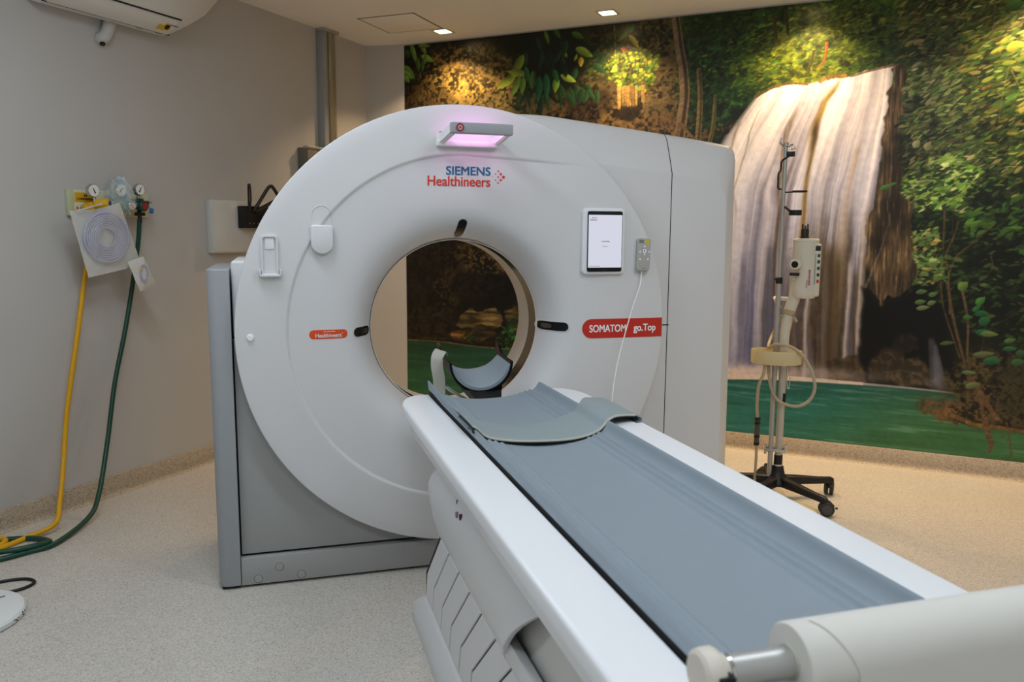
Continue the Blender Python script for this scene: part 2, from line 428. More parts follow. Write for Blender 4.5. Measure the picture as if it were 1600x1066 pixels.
    def stroke(pts, w0, w1, col, al=1., jit=0.):
        P = np.array(pts, float); out = []
        n = len(P)
        for i in range(n-1):
            a, b = P[i], P[i+1]
            pm = P[max(i-1, 0)]; pp = P[min(i+2, n-1)]
            for t in np.linspace(0, 1, max(int(np.hypot(*(b-a))/.45), 2), endpoint=False):
                out.append(.5*((2*a)+(b-pm)*t+(2*pm-5*a+4*b-pp)*t*t+(3*a-pm-3*b+pp)*t**3))
        k = len(out)
        for i, q in enumerate(out):
            w = w0+(w1-w0)*i/max(k-1, 1)
            v = 1+jit*(rng.random()-.5)
            dab(q+(rng.random(2)-.5)*jit*w*.3, w+.5, w+.3, 0, np.array(col)*v, al)
    def scatter(pts, n, L, asp, ang, dang, pal, al=.95, shape=1, mod=None, dark=.35):
        P = np.array(pts); lo = P.min(0); hi = P.max(0); k = 0; tries = 0
        while k < n and tries < n*6:
            tries += 1
            c = lo+(hi-lo)*rng.random(2)
            ins = False
            for i in range(len(P)):
                (x0, y0), (x1, y1) = P[i], P[(i+1) % len(P)]
                if (y0 > c[1]) != (y1 > c[1]) and c[0] < (x1-x0)*(c[1]-y0)/(y1-y0)+x0: ins = not ins
            if not ins: continue
            i = min(int(c[0]/su), NX-1); j = min(max(int((c[1]-v0)/sv), 0), NY-1)
            lum = n3[j, i]*.75+n1[j, i]*.45
            if rng.random() > (lum-.18)*2.2: continue
            k += 1
            f = k/n
            l = L*(.55+.8*rng.random())
            col = np.array(pal[rng.integers(len(pal))], float)*(dark+(1.12-dark)*f)*(.55+.75*lum)*(.8+.4*rng.random())
            if mod is not None: col = col*mod(c)
            dab(c, l, l*asp*(.7+.6*rng.random()), ang+dang*(rng.random()*2-1), col, al, shape, .25*(rng.random()-.3))
    # --- far forest behind and above the waterfall
    forest = [(200.3,272.6),(329.1,274.6),(333,214.1),(302.2,229.6),(270.7,227.2),(241.5,219.9),(227,195.7),(202.8,200.7)]
    scatter(forest, 2600, 3.2, .55, .2, .9, [(30,62,18),(38,76,22),(52,92,24),(24,50,16),(44,70,20)], .75, 0)
    scatter([(200.9,257.3),(239.7,261.2),(245.4,215.8),(226.9,197.7),(208.9,202.4)], 700, 2.8, .6, .2, 1., [(26,60,22),(40,84,28),(18,40,14)], .8, 1)
    for c, ru, rv, n, pal in [((266.4,241.1),34,14,520,[(120,132,18),(150,150,20),(92,116,22)]), ((257.6,234.5),32,12,380,[(96,120,22),(130,138,20),(70,100,24)]),
                              ((287,254.8),40,16,560,[(104,118,26),(124,130,28),(82,104,26)]), ((277.4,250.3),26,12,260,[(110,118,24),(86,100,22)]),
                              ((242.4,242.3),20,10,160,[(74,100,24),(56,86,22)]), ((248.7,226.9),30,10,300,[(56,92,30),(40,74,26)]),
                              ((301.6,239.3),30,12,300,[(80,98,26),(64,84,24)]), ((272.4,230.8),24,7,200,[(124,128,22),(90,104,22)])]:
        for i in range(n):
            r = rng.normal(size=2)*.5
            q = (c[0]+r[0]*ru, c[1]+r[1]*rv)
            dab(q, 3.2*(.5+rng.random()), 1.2*(.5+rng.random()), .2+.5*(rng.random()-.5), np.array(pal[rng.integers(len(pal))])*(.55+.6*rng.random()), .7)
    for i in range(260):
        q = ((209.5,241.2)[0]+rng.random()*110, 190+rng.random()*75)
        dab(q, 4+3*rng.random(), 2+2*rng.random(), rng.random()*3, (8, 14, 6), .35)
    # --- trunks
    for pts, w0, w1, col in [([(198.8,269.7),(201.9,251.4),(204.8,237.7),(206.1,222.1),(204.7,206.5),(203.8,196.7)],4.4,6.0,(112,92,64)),
                             ([(214.4,237),(215.8,221.5),(215.9,207.9),(215.2,193.5)],2.4,3.2,(104,90,48)), ([(225.2,220.9),(224.4,201.7),(222.4,192.4)],1.6,2.4,(90,84,40)),
                             ([(258.1,263),(259.7,251.9),(261.4,247.4)],1.6,1.2,(60,52,20)), ([(281.3,242.8),(278.5,230.3)],1.4,1.0,(60,56,22)),
                             ([(288.1,246.5),(287.9,238.6),(284.6,233.5)],1.6,1.0,(120,70,20)), ([(264.5,266),(266.5,253.1)],1.6,1.4,(44,40,16)),
                             ([(162.7,257.6),(167.1,251.7),(172.3,246.1)],1.4,2.6,(122,64,30)), ([(158.9,269),(160.1,257),(160.1,241.1)],.5,.5,(120,110,70)),
                             ([(188.8,254.5),(180.6,249.3),(174.4,247.1)],.9,.6,(110,90,44)), ([(195.4,239.2),(191,234.8),(187.4,231.9)],.9,.6,(104,86,44)),
                             ([(36.2,269.7),(39.3,265.9),(42.4,265.2)],.6,.4,(90,78,40))]:
        stroke(pts, w0, w1, col, .95, .35)
        P = [(p[0]+w0*.25, p[1]) for p in pts]
        stroke(P, w0*.35, w1*.35, np.array(col)*.45, .7, .3)
    stroke([(205.1,204.5),(209.4,199.2),(215.2,193.5)], 2, 1.2, (92,72,46), .9, .3)
    stroke([(204.3,204.6),(202.1,198)], 3, 2, (92,72,46), .9, .3)
    # --- shrub on the rock
    scatter([(155.1,249.5),(176.3,253.6),(190.6,248.5),(186.1,233.2),(183.4,225.5),(166.4,228.6),(151,239.7)], 620, 2.5, .75, .2, .9, [(106,116,26),(82,104,28),(126,122,26),(62,88,24),(46,72,22)], .95, 1)
    scatter([(141.7,258.6),(159.2,258.7),(159.6,241.1),(140,236.5)], 160, 2.4, .7, .2, .9, [(44,58,20),(58,70,22),(32,44,16)], .9, 1)
    scatter([(123.7,260.2),(159,265),(196.6,265.4),(196.8,257.6),(159.3,253.1),(128.5,247.6)], 200, 3, .6, .4, 1., [(22,34,12),(40,52,18)], .8, 1)
    for k in range(14):                                     # stone icicles below the shrub
        q = (162.1,228.9); x = q[0]+rng.random()*20; 
        stroke([(x, q[1]+1), (x+.4, q[1]-8-6*rng.random())], 1.6, .8, np.array((128,98,44))*(.7+.5*rng.random()), .85, .4)
    over(blur(poly([(160.3,216.1),(166.7,218.5),(179.5,217.4),(177.5,211.9),(171.3,207.4),(156,212.2)]), 2)*.75, (14, 9, 5))
    over(blur(poly([(124.3,223.1),(155.6,229.3),(158.1,215),(142.8,205.5),(126.8,210.4)]), 5)*.5, (10, 7, 4))
    # --- big hanging leaves
    over(blur(poly([(93.4,269.1),(109.8,271.7),(134.9,267.3),(144.1,250.4),(135.5,234.7),(124.3,227.2),(110.3,232.3),(100.7,245.5)]), 6)*.92, (10, 18, 9))
    big = [((86.9,243.2),(94.9,255.2),6,(92,112,26)), ((76.2,235.4),(88.8,243.1),5.5,(118,138,32)), ((83.9,246),(96,243.4),5,(112,128,30)), ((87.4,230.4),(92.2,242),5,(84,122,34)),
           ((94.2,230.8),(95.1,240.9),4.5,(88,120,32)), ((98.9,238.1),(96.9,247.5),4,(28,84,42)), ((106.2,225),(106.9,240.1),5.5,(20,78,46)), ((112.7,227.1),(112,241.4),5,(24,84,50)),
           ((118.7,230.1),(119.5,239.2),5,(92,134,36)), ((120.5,236.6),(117.6,244.3),4,(26,88,44)), ((102.1,244.6),(101.8,233.7),4,(60,92,32)), ((113.6,261.9),(110.7,269.6),3,(70,104,32)),
           ((138.1,263),(130.4,266.9),4,(50,86,26)), ((144.1,251.2),(133.7,256.9),5,(104,128,36)), ((132.8,235.8),(123.1,240.6),4.4,(112,140,40)), ((136.7,245.3),(136.5,251),4,(150,130,30)),
           ((132.1,249.3),(133.8,252.8),2.4,(140,126,30)), ((126.6,251.8),(125.7,254.3),2,(120,120,30)), ((175.5,254.1),(169.4,261.7),3.6,(130,122,44)), ((161.8,259.3),(167.6,263.5),3,(60,84,30)), ((169.3,263.3),(171.7,268.6),3.4,(34,76,30)),
           ((121.9,264.5),(116.3,271.5),3.4,(40,80,26)), ((108.1,257.5),(104.3,266.1),4,(18,46,18)), ((114.7,248.6),(113.7,257),5,(12,30,16)), ((126.4,239.5),(123.9,247.9),5,(12,32,16)),
           ((10.2,257.7),(6,270.6),4,(86,118,34)), ((18.3,263.3),(14.1,269.9),3.6,(96,126,38)), ((21.5,268.3),(12.5,269.1),3,(84,112,36)), ((24.1,257.5),(15.1,261.8),4.5,(104,134,36)), ((17.2,256.3),(18.3,262.4),3,(74,110,30)),
           ((12.3,251.3),(10.8,260.4),3.6,(54,92,28)), ((15,251.1),(16.1,257.3),3,(48,84,26)), ((8.4,247.1),(-0.2,255.9),5,(74,112,36)), ((6.8,246.8),(-0.2,252.3),3.6,(96,130,44)), ((4.1,244.7),(-0.3,248.7),4,(92,134,40)), ((4.3,261.8),(1.1,266.5),5,(34,62,22))]
    for i in range(46):                                     # dark inner leaves of the hanging cluster
        p0 = (118.2,262.3); q = (p0[0]+rng.normal()*17, p0[1]-4-rng.random()*38); an = -1.57+rng.normal()*.5
        g_ = .5+rng.random(); dab(q, 9+5*rng.random(), 3+1.5*rng.random(), an, (16*g_, 38*g_, 18*g_), .9, 1, .4)
    for a, b, w, col in big:
        a = np.array(a); b = np.array(b); d = a-b
        dab((a+b)/2, np.hypot(*d)*1.15, w, math.atan2(d[1], d[0]), col, .97, 1, .3)
        stroke([b, (a+b)/2, a], .35, .25, np.array(col)*1.25, .5)
    # --- right bank foliage over the dark
    wall_r = [(328,231.9),(337,251.7),(329.1,274.6),(453.7,270.5),(465.1,149.4),(393.4,149.8),(367.1,177.8),(337.4,146.4),(328,164.6),(328.3,196.8)]
    low_r = [(329.7,164.6),(345.3,174.9),(370.4,174.2),(464.8,152.6),(472.2,74.6),(387,75.7),(357.1,95.9),(340.2,104.4),(335.5,124.5)]
    over(blur(poly([(324.9,228.6),(332.1,228.1),(338.8,150),(349.9,106.6),(369.8,52.5),(343.7,50.2),(332.9,87.3),(325.9,161)]), 3)*.8, (10, 9, 6))
    scatter(wall_r, 6400, 4.3, .34, .40, .55, [(34,58,23),(44,71,26),(60,87,31),(73,89,36),(34,63,34),(95,87,47)], .9, 1, None, .3)
    scatter([(322.7,273.7),(453.7,270.5),(458,224.7),(375.7,224.8),(325.6,228.6)], 2300, 4.2, .34, .45, .6, [(58,73,26),(73,87,29),(87,95,34),(47,63,23),(110,95,44)], .8, 1)
    scatter([(327.2,228.5),(363.6,225.7),(374.5,160.3),(333.9,150)], 1300, 4.0, .36, .45, .45, [(56,88,34),(72,100,44),(84,98,56),(44,72,32),(110,108,80),(52,58,28)], .92, 1, None, .5)
    scatter([(357.6,246.4),(456,246.2),(463,171.6),(379.1,180.8),(362.5,198.6)], 1700, 5.4, .30, .32, .45, [(84,108,30),(66,96,32),(112,124,40),(48,84,30),(124,118,44),(56,74,26),(36,44,20)], .95, 1, None, .45)
    scatter([(330.7,173.5),(354.4,181.7),(373.8,170.7),(366,149.9),(343.7,150),(334.3,153.7)], 700, 4.6, .38, .38, .4, [(87,132,44),(113,147,58),(66,110,42),(137,153,95)], .95, 1, None, .5)
    scatter(low_r, 1700, 4.2, .42, .2, .7, [(31,58,23),(44,76,29),(60,81,34),(26,47,21)], .85, 1, None, .4)
    scatter([(336.4,137.3),(352.4,141),(359.3,110.5),(341.7,106.3)], 320, 3.4, .5, .2, .7, [(87,121,52),(63,110,47),(142,129,60),(116,137,79)], .95, 1, None, .5)
    scatter([(362.9,149.9),(398.5,159.9),(401.2,125.7),(370.4,132.3)], 130, 5.4, .4, .3, .5, [(47,87,31),(63,100,34)], .9, 1, None, .5)
    for i in range(900):                                    # deep gaps and sunlit leaf edges
        q = ((329.3,196.7)[0]+rng.random()*150, 60+rng.random()*205)
        if n3[min(max(int((q[1]-v0)/sv), 0), NY-1), min(int(q[0]/su), NX-1)] < .55: dab(q, 3.5+3*rng.random(), 1.4+1.6*rng.random(), .4+rng.normal()*.7, (9, 13, 6), .55, 0)
    scatter(wall_r, 900, 3.6, .26, .38, .5, [(120,140,62),(138,146,76),(100,128,50),(150,150,104)], .85, 1, None, .7)
    # dry stems and vines
    for pts, w0, w1, col, al in [([(361.9,92.4),(359.7,114.2),(357.7,124.9),(360.7,135.7),(362.6,144.6)],1.3,.8,(112,80,48),.9), ([(359.7,114.2),(363.1,125),(370.4,132.3),(379.5,142.2)],1.1,.8,(116,76,54),.9),
                             ([(355.3,149.9),(355.9,132.1),(355.8,128.5)],1.6,1.0,(98,80,46),.8), ([(359.3,110.5),(364,88.9),(370.4,67.3),(374.6,52.9),(383.8,35.2),(386.4,20.7)],2.2,1.6,(96,74,46),.9),
                             ([(356.1,110.4),(358.4,95.9),(364.8,77.9),(368.8,67.2)],1.4,1.2,(92,68,40),.9), ([(365.7,110.7),(371,89.3),(372.6,67.4),(378,49.5)],2.0,1.4,(104,80,54),.9),
                             ([(379.6,125.3),(380.7,118.3),(375.1,111),(370.9,103.7)],.9,.7,(98,76,50),.85), ([(397.5,97.7),(389,90.2),(383.1,86.3),(382.1,79)],1.3,.8,(62,48,28),.85),
                             ([(383.4,240.7),(379.2,217.9),(377.8,197.8)],.7,.5,(130,128,60),.8), ([(369,215.2),(373.3,217.6)],1.6,1.2,(150,88,44),.9), ([(355.5,253.3),(370,241.9),(369.9,255.1)],.7,.5,(96,80,46),.7),
                             ([(367.4,215.3),(363.9,222.3),(358.8,229.5)],.7,.5,(120,100,60),.7), ([(371.5,261.5),(371.6,248.4),(370.2,238.6)],1.2,.8,(110,88,50),.7), ([(374.5,261.2),(374,248.1),(374,240.2)],.9,.6,(90,72,40),.7),
                             ([(359.9,191.8),(362.7,174.4),(359.7,149.9),(360.4,132.1)],.6,.5,(110,90,54),.7), ([(381.7,224.4),(388.6,210.6),(393.8,200.4)],.7,.5,(150,150,60),.8),
                             ([(350.2,195.7),(352.4,187),(356.2,178.1)],.6,.4,(120,104,70),.7), ([(375.9,100.3),(379.8,89.7),(378.9,67.9),(379.3,53.3)],.8,.6,(70,92,40),.8)]:
        stroke(pts, w0*.62, w1*.62, np.array(col)*.85, al*.85, .4)
    # --- waterfall
    fr = [np.array(p) for p in ((325,232.1),(323.8,204.1),(319.8,161.1),(317.3,124.2),(317.1,86.5),(318.3,48.8))]
    fl_ = [np.array(p) for p in ((249,219.4),(231.7,196.7),(213.1,162.7),(209.7,122.3),(209.5,80.9),(210.1,38.7))]
    vr = np.array([p[1] for p in fr])[::-1]; ur = np.array([p[0] for p in fr])[::-1]
    vl = np.array([p[1] for p in fl_])[::-1]; ul = np.array([p[0] for p in fl_])[::-1]
    UR = np.interp(V, vr, ur); UL = np.interp(V, vl, ul)
    A = (U-UL)/(UR-UL)
    h = (V-20)/190
    warp = (fbm(A*7, V/60, 90)-.5)*.06
    AA = A+warp
    s1 = fbm(AA*15, V/210, 91, 3); s2 = fbm(AA*44, V/150, 95, 3); s3 = fbm(AA*9, V/110, 99, 3)
    st = .6*s1+.25*s2+.15*s3
    lip = [(325,232.1),(315.6,230.4),(304.9,229.1),(302.3,226.8),(288.6,226),(278.8,224.5),(269,225.5),(258.2,223.3),(248.3,218.7),(241.9,210.4),(234.7,199.3),(224,193.1)]
    lu = np.array([p[0] for p in lip])[::-1]; lv = np.array([p[1] for p in lip])[::-1]
    LIP = np.interp(U, np.concatenate([[lu[0]-40], lu]), np.concatenate([[lv[0]-26], lv]))
    mF = sm(LIP+.5, LIP-1.2, V+(n2-.5)*2)*sm(-.015, .05, A+(s2-.5)*.06)*sm(1.01, .985, A+(s2-.5)*.035)*sm(19, 24, V)
    dep = np.clip((LIP-V)/150, 0, 1)                      # 0 at the lip, 1 at the foot
    white = np.array((212,208,212.)); mid = np.array((188,190,214.)); low = np.array((126,132,174.))
    d3 = dep[..., None]
    body = white*(1-sm(0, .5, d3))+mid*sm(0, .5, d3); body = body*(1-sm(.45, 1., d3))+low*sm(.45, 1., d3)
    sh = sm(.62, .36, st)[..., None]                      # thinner water between the ropes
    thin = np.array((156,152,166.))*(1-d3)+np.array((78,82,122.))*d3
    water = body*(1-sh*.85)+thin*sh*.85
    rr_ = sm(.40, .75, A+(s3-.5)*.25)*sm(.42, .72, dep)*sm(.66, .48, st)       # bare rock low on the right
    rl_ = sm(.40, .32, st)*sm(.12, .5, dep)*.55
    rm = np.clip(rr_+rl_, 0, 1)*.92
    rockt = np.array((100,82,62.))*(.40+.95*fbm(U/2.2, V/5, 131, 3))[..., None]*(1-.3*d3)
    water = water*(1-rm[..., None])+rockt*rm[..., None]
    water = water+(fbm(AA*110, V/80, 97, 2)-.5)[..., None]*26
    img[:] = img*(1-mF[..., None])+np.clip(water, 0, 255)*mF[..., None]
    def rib(a0, v_hi, v_lo, w, col, al):      # brown rock or bright rope following the flow
        d = np.abs(AA-np.interp(V, *a0))/(w*(.7+.7*s3))
        m = np.exp(-d**2)*sm(v_hi+5, v_hi-8, V)*sm(v_lo-12, v_lo+12, V)*mF*al
        img[:] = img*(1-m[..., None])+np.asarray(col, float)*((.62+.76*s2)[..., None])*m[..., None]
    def aof(p):
        u = p[0]; v = p[1]; return (u-np.interp(v, vl, ul))/(np.interp(v, vr, ur)-np.interp(v, vl, ul))
    def path(*pts):
        q = sorted(pts, key=lambda p: p[1]); return ([p[1] for p in q], [aof(p) for p in q])
    rib(path((296.3,224.3),(289.3,213.2),(284.5,197),(281.3,161.7),(279.8,135.1),(279.3,115.8)), (296.2,225.8)[1], (279.3,115.8)[1], .018, (116,92,50), .95)
    rib(path((292.4,220.3),(284.9,202.5)), (292.3,221.7)[1], (285.1,198.8)[1], .016, (128,108,48), .9)
    rib(path((285.6,202.5),(284.7,193.3)), (285.5,203.9)[1], (284.9,189.2)[1], .017, (44,32,20), .85)
    rib(path((270.5,203.2),(266.7,177.1),(265,150.4),(264.1,107.5)), (270.1,210.7)[1], (264.4,99.6)[1], .011, (110,92,72), .7)
    rib(path((267.8,199.6),(264.4,161.9)), (267.6,203.4)[1], (264.4,161.9)[1], .006, (90,74,56), .7)
    rib(path((244.8,212.1),(235.1,189.6),(230.8,150.6)), (244.8,212.9)[1], (230.8,150.6)[1], .010, (100,86,70), .6)
    rib(path((251.4,209.8),(244.9,185.4),(241.4,150.5)), (251.3,211)[1], (241.4,150.5)[1], .006, (110,98,84), .6)
    rib(path((309.6,190.4),(304.8,153.9),(304.5,116.4),(302.8,97.3)), (309.6,190.4)[1], (303,93.4)[1], .018, (116,96,74), .75)
    rib(path((298.2,116.2),(299.1,85.5),(298.3,62.1)), (297.3,131.4)[1], (299.1,48)[1], .055, (74,60,40), .95)
    rib(path((312.7,109.1),(314,63.2)), (312.2,116.6)[1], (314.8,49.3)[1], .03, (58,46,32), .9)
    rib(path((277.4,96.2),(277.7,60.6)), (276.6,111.8)[1], (278.4,46.2)[1], .040, (84,70,60), .8)
    rib(path((259.5,115.3),(259.8,67.4)), (258.8,131)[1], (260.9,44.7)[1], .030, (66,66,84), .75)
    rib(path((246,115),(246.6,66.5)), (245.7,122.9)[1], (247.6,43.6)[1], .014, (84,84,104), .6)
    for p, w, al in [([(308.3,124),(307.7,86),(307.6,49.5)],.012,.85), ([(286.2,123.6),(286.1,84.9),(285.8,47.6)],.014,.85), ([(263,199.8),(259.8,150.4),(255.6,75.2)],.026,.5),
                     ([(293.6,198.4),(290.7,154),(288.1,116)],.028,.5), ([(309.6,219.1),(307,176),(303.2,139)],.03,.5), ([(319,218.5),(317.6,175.7),(315,139.1),(315.2,78.7)],.016,.8), ([(242.5,197),(240.6,150.5),(241.9,74.4)],.026,.45), ([(266.7,123.3),(268.5,46.2)],.010,.6)]:
        rib(path(*p), p[0][1], p[-1][1]-14, w, (206,200,210), al*.8)
    # lip of moss and stone
    stroke([(249.1,218.6),(258.2,223.3),(267.9,225.2),(278.8,224.1)], 1.6, 1.2, (96,72,34), .8, .6)
    stroke([(285.8,225.1),(290.6,227.6),(299.5,227.7)], 1.6, 1.6, (110,78,40), .8, .6)
    stroke([(302.3,226.8),(313,229.5),(324.1,231.5)], 1.0, 1.4, (104,82,60), .7, .6)
    # foot of the falls: spray, then the brown rock wall right of the water
    rr = [(323.6,229.4),(329.2,232.5),(329.8,214.3),(327.8,193.3),(332.3,164.5),(337.2,150),(341.9,128.3),(341.3,107.7),(337.7,101.7),(333.9,98.6),(329.6,101.4),(325.1,96.7),(320.5,104.8),(315.9,124.2),(318.7,157.5),(322.5,193.5)]
    mR = blur(poly(rr), 1)
    fib = fbm(U/1.1+V/34, V/14, 120, 4); lump = fbm(U/8, V/12, 126, 3)
    rc_ = np.array((112,90,60.))*(.12+1.0*fib)[..., None]*(.35+1.25*lump)[..., None]
    img[:] = img*(1-mR[..., None])+np.clip(rc_, 0, 255)*mR[..., None]
    over(blur(poly([(328.9,196.7),(332.5,182.4),(333.2,150.1),(329.1,131.8),(323,120.6),(319.8,128),(322.3,153.8)]), 5)*.6, (22, 17, 10))
    over(mR*sm(.62, .75, fib)*.35, (168, 150, 120))
    stroke([(327.1,142),(323.9,128),(321.1,118.7),(317,105.4)], .6, 1.6, (140,130,126), .16, .6)
    over(blur(poly([(316.2,107.3),(324.5,96.3),(334.1,94.8),(341.7,106.3),(356.9,99.5),(360.3,74),(350.4,50.8),(318,48.8)]), 3)*.93, (7, 6, 5))
    for pts, col in [([(321.6,63.8),(328.9,70),(339.1,69.6),(341,50),(320.4,49)],(52,42,26)), ([(337.9,61.2),(346,65.5),(353.6,61.6),(357.7,49.2),(338.7,49)],(58,48,28)), ([(333.6,76),(343.4,80.4),(349,71.4),(335.8,67.8)],(30,24,15)), ([(297.6,62),(317,65.4),(318,48.8),(298.3,47.9)],(56,44,30))]:
        m = blur(poly(pts), 2); over(m*.85, np.array(col)*.9); over(m*sm(.5, .7, n2)*.6, np.array(col)*1.5)
    for pts, w0, w1, al in [([(353.5,77.2),(355.9,66.2),(359.7,49.3)],3,9,.5), ([(356.1,73.7),(359.5,51.6)],2,6,.5), ([(330.4,56),(340.5,57.6),(350.1,55.3),(354.4,49.6)],1,2,.6), ([(347,71.2),(348.3,61.9)],.8,.8,.35), ([(368.4,63.5),(369.8,52.5)],1,2,.3), ([(360.3,49.4),(365.3,52.8),(370.7,49.6)],2,2,.5)]:
        stroke(pts, w0, w1, (120,120,142), al*.10, .2)
    # --- pool
    pool = [(-9.8,54.8),(29.7,55.3),(56.7,54.2),(82.7,53.5),(107.7,53.8),(150.6,51.4),(208.1,47.1),(241.1,46.4),(279.8,47.9),(319.8,47.8),(343.8,47.9),(363.7,47.1),(370.2,46.5),(370.5,33.9),(358.8,34.2),(363.2,31.2),(376.3,29.2),(390.5,28.6),(402.9,27.7),(449.8,24.6),(520,0),(-20,0)]
    mP = blur(poly(pool, U, V+(n2-.5)*.8), 1)
    wv = fbm(U/34, V/2.4, 140, 4)
    tq = sm(0, 170, U)[..., None]; t2 = sm(290, 400, U+(50-V)*1.2)[..., None]
    wc = np.array((30,74,46.))*(1-tq)+np.array((28,90,84.))*tq
    wc = wc*(1-t2)+np.array((42,84,46.))*t2
    wc = wc*(.78+.46*wv)[..., None]*(.72+.5*sm(66, 22, V))[..., None]
    img[:] = img*(1-mP[..., None])+wc*mP[..., None]
    over(mP*sm(.62, .74, wv)*sm(150, 260, U)*.22, (150,176,176))
    over(mP*sm(395, 470, U)*sm(60, 20, V)*.6, (92,84,38))
    over(blob((264.4,51.5), 60, 4.5)*.55*sm((264.7,46.7)[1]-1, (264.7,46.7)[1]+2, V), (196,184,184))
    over(blob((244.9,50.8), 30, 3.6)*.9*sm((245.1,45.1)[1]-1, (245.1,45.1)[1]+2, V), (212,196,190))
    stroke([(224.9,45.1),(260.7,47.6),(287.3,48.2),(319.8,48.2)], 4.2, 1.6, (206,190,182), .5)
    stroke([(319.8,48.2),(343.8,47.9),(367,47)], 1.4, 1.0, (150,146,152), .5)
    stroke([(-1.7,54.8),(29.7,55.3),(56.7,53.7),(87.7,53.4),(117.5,53.6)], .9, .9, (92,80,44), .7, .6)
    # --- earth bank with roots, lower right
    over(blur(poly([(357.4,34.8),(364.4,37),(370.6,41.4),(375.9,56.7),(381.8,62.6),(394.5,58.2),(401.3,47.9),(445.2,45.1),(446.7,27.7),(403,27),(384.3,28.6),(368.1,31.4)]), 1)*.95, (34, 29, 14))
    rock((370.9,36.9), 22, 6, (116,78,34), 0, .42); rock((384,53.7), 22, 20, (84,70,28), 0, .46); rock((389.7,39.5), 18, 13, (92,70,30), 0, .46); rock((400.2,55.1), 14, 22, (56,52,24), 0, .5)
    stroke([(358,35.2),(367.9,33.6),(377.8,30.1),(390.5,29.3),(405.9,28.1)], 2.2, 1.6, (104,76,36), .8, .6)
    for pts, w0, w1 in [([(374.3,56.5),(379.6,49.6),(386,39.2),(389.5,34)],2.4,2.0), ([(378.7,53.2),(384.3,27.9),(387.6,17.1),(386.9,14.7)],2.0,1.0), ([(383.8,35.2),(388,20.8),(389.2,17.3)],1.2,.8), ([(394,32.6),(396.6,21.9),(397.9,13.9)],.6,.5), ([(392.4,25.1),(398.1,18.3),(396.7,12.3)],.5,.4), ([(387.4,20.8),(385.4,13.8)],.5,.4)]:
        stroke(pts, w0, w1, (92,66,40), .9, .5)
    for p, L, w, a, col in [((379.7,82.5),9,4,0,(28,90,50)), ((379.2,89),6,5,.3,(28,88,46)), ((377.6,93.2),7,3.6,.1,(26,84,48)), ((382.2,81.9),9,3.4,0,(86,104,52)), ((380.2,70.5),11,3.2,.15,(88,98,60)), ((384.6,66.9),9,4.4,.1,(28,88,54)),
                            ((373.8,59.4),8,2.6,0,(92,110,66)), ((376.2,52.3),8,3.6,.3,(88,106,60)), ((361.8,75.5),8,2.6,.2,(66,86,40)), ((346.8,104.3),6,3,.2,(70,100,54)), ((346.5,98.4),6,3,.2,(72,104,56)), ((348.1,95.1),7,3,.2,(96,116,74)), ((352.4,98.2),5,3,.4,(92,112,70)), ((352.7,103),5,3,.4,(70,100,50)),
                            ((367.4,108.3),6,5,.8,(84,118,44)), ((376.5,100.3),6,4,.8,(56,120,44)), ((374.9,96),5,3,.8,(40,104,44)), ((370.9,90.7),5,3,.1,(58,96,36)), ((392.3,78.9),6,3,.3,(70,104,46)), ((392.6,74.3),7,3,.1,(42,88,44)), ((397.9,72.1),5,4,.1,(44,80,40)), ((396.8,67),7,4,.2,(44,90,42)),
                            ((335.8,230.6),6,2.4,.6,(126,124,84)), ((336.3,242.9),6,3.2,.3,(120,110,60)), ((331.8,242.6),6,2.6,.5,(116,112,56)), ((380.6,257.9),9,5,.1,(46,92,28)), ((382.2,236.8),8,5,.5,(130,138,40)), ((386.6,237.1),6,3,.1,(150,148,36)),
                            ((338.7,187.5),5,4,1.,(116,124,92)), ((344.5,186.2),5,4,1.,(110,112,80)), ((324.4,163.9),7,2.6,.4,(44,110,44)), ((327.9,165.3),5,2,.4,(60,100,44))]:
        dab(p, L, w, a, col, .95, 1, .25)
    # shrub beside the boulders
    scatter([(85.1,74.5),(107.3,84.7),(112.5,57.8),(82.7,53.5),(75,59.1)], 260, 3.4, .5, .3, .9, [(24,78,30),(34,92,34),(16,48,22),(44,96,40)], .95, 1, None, .5)
    scatter([(46.1,63.9),(59.3,67.5),(60.9,57.3),(47.1,55.4)], 60, 2.6, .5, .4, .9, [(40,60,28),(54,66,30)], .85, 1)
    img *= (.93+.14*n2)[..., None]
    grey = img.mean(-1, keepdims=True); img[:] = grey+(img-grey)*.86
    return np.clip(img, 0, 255)/255.

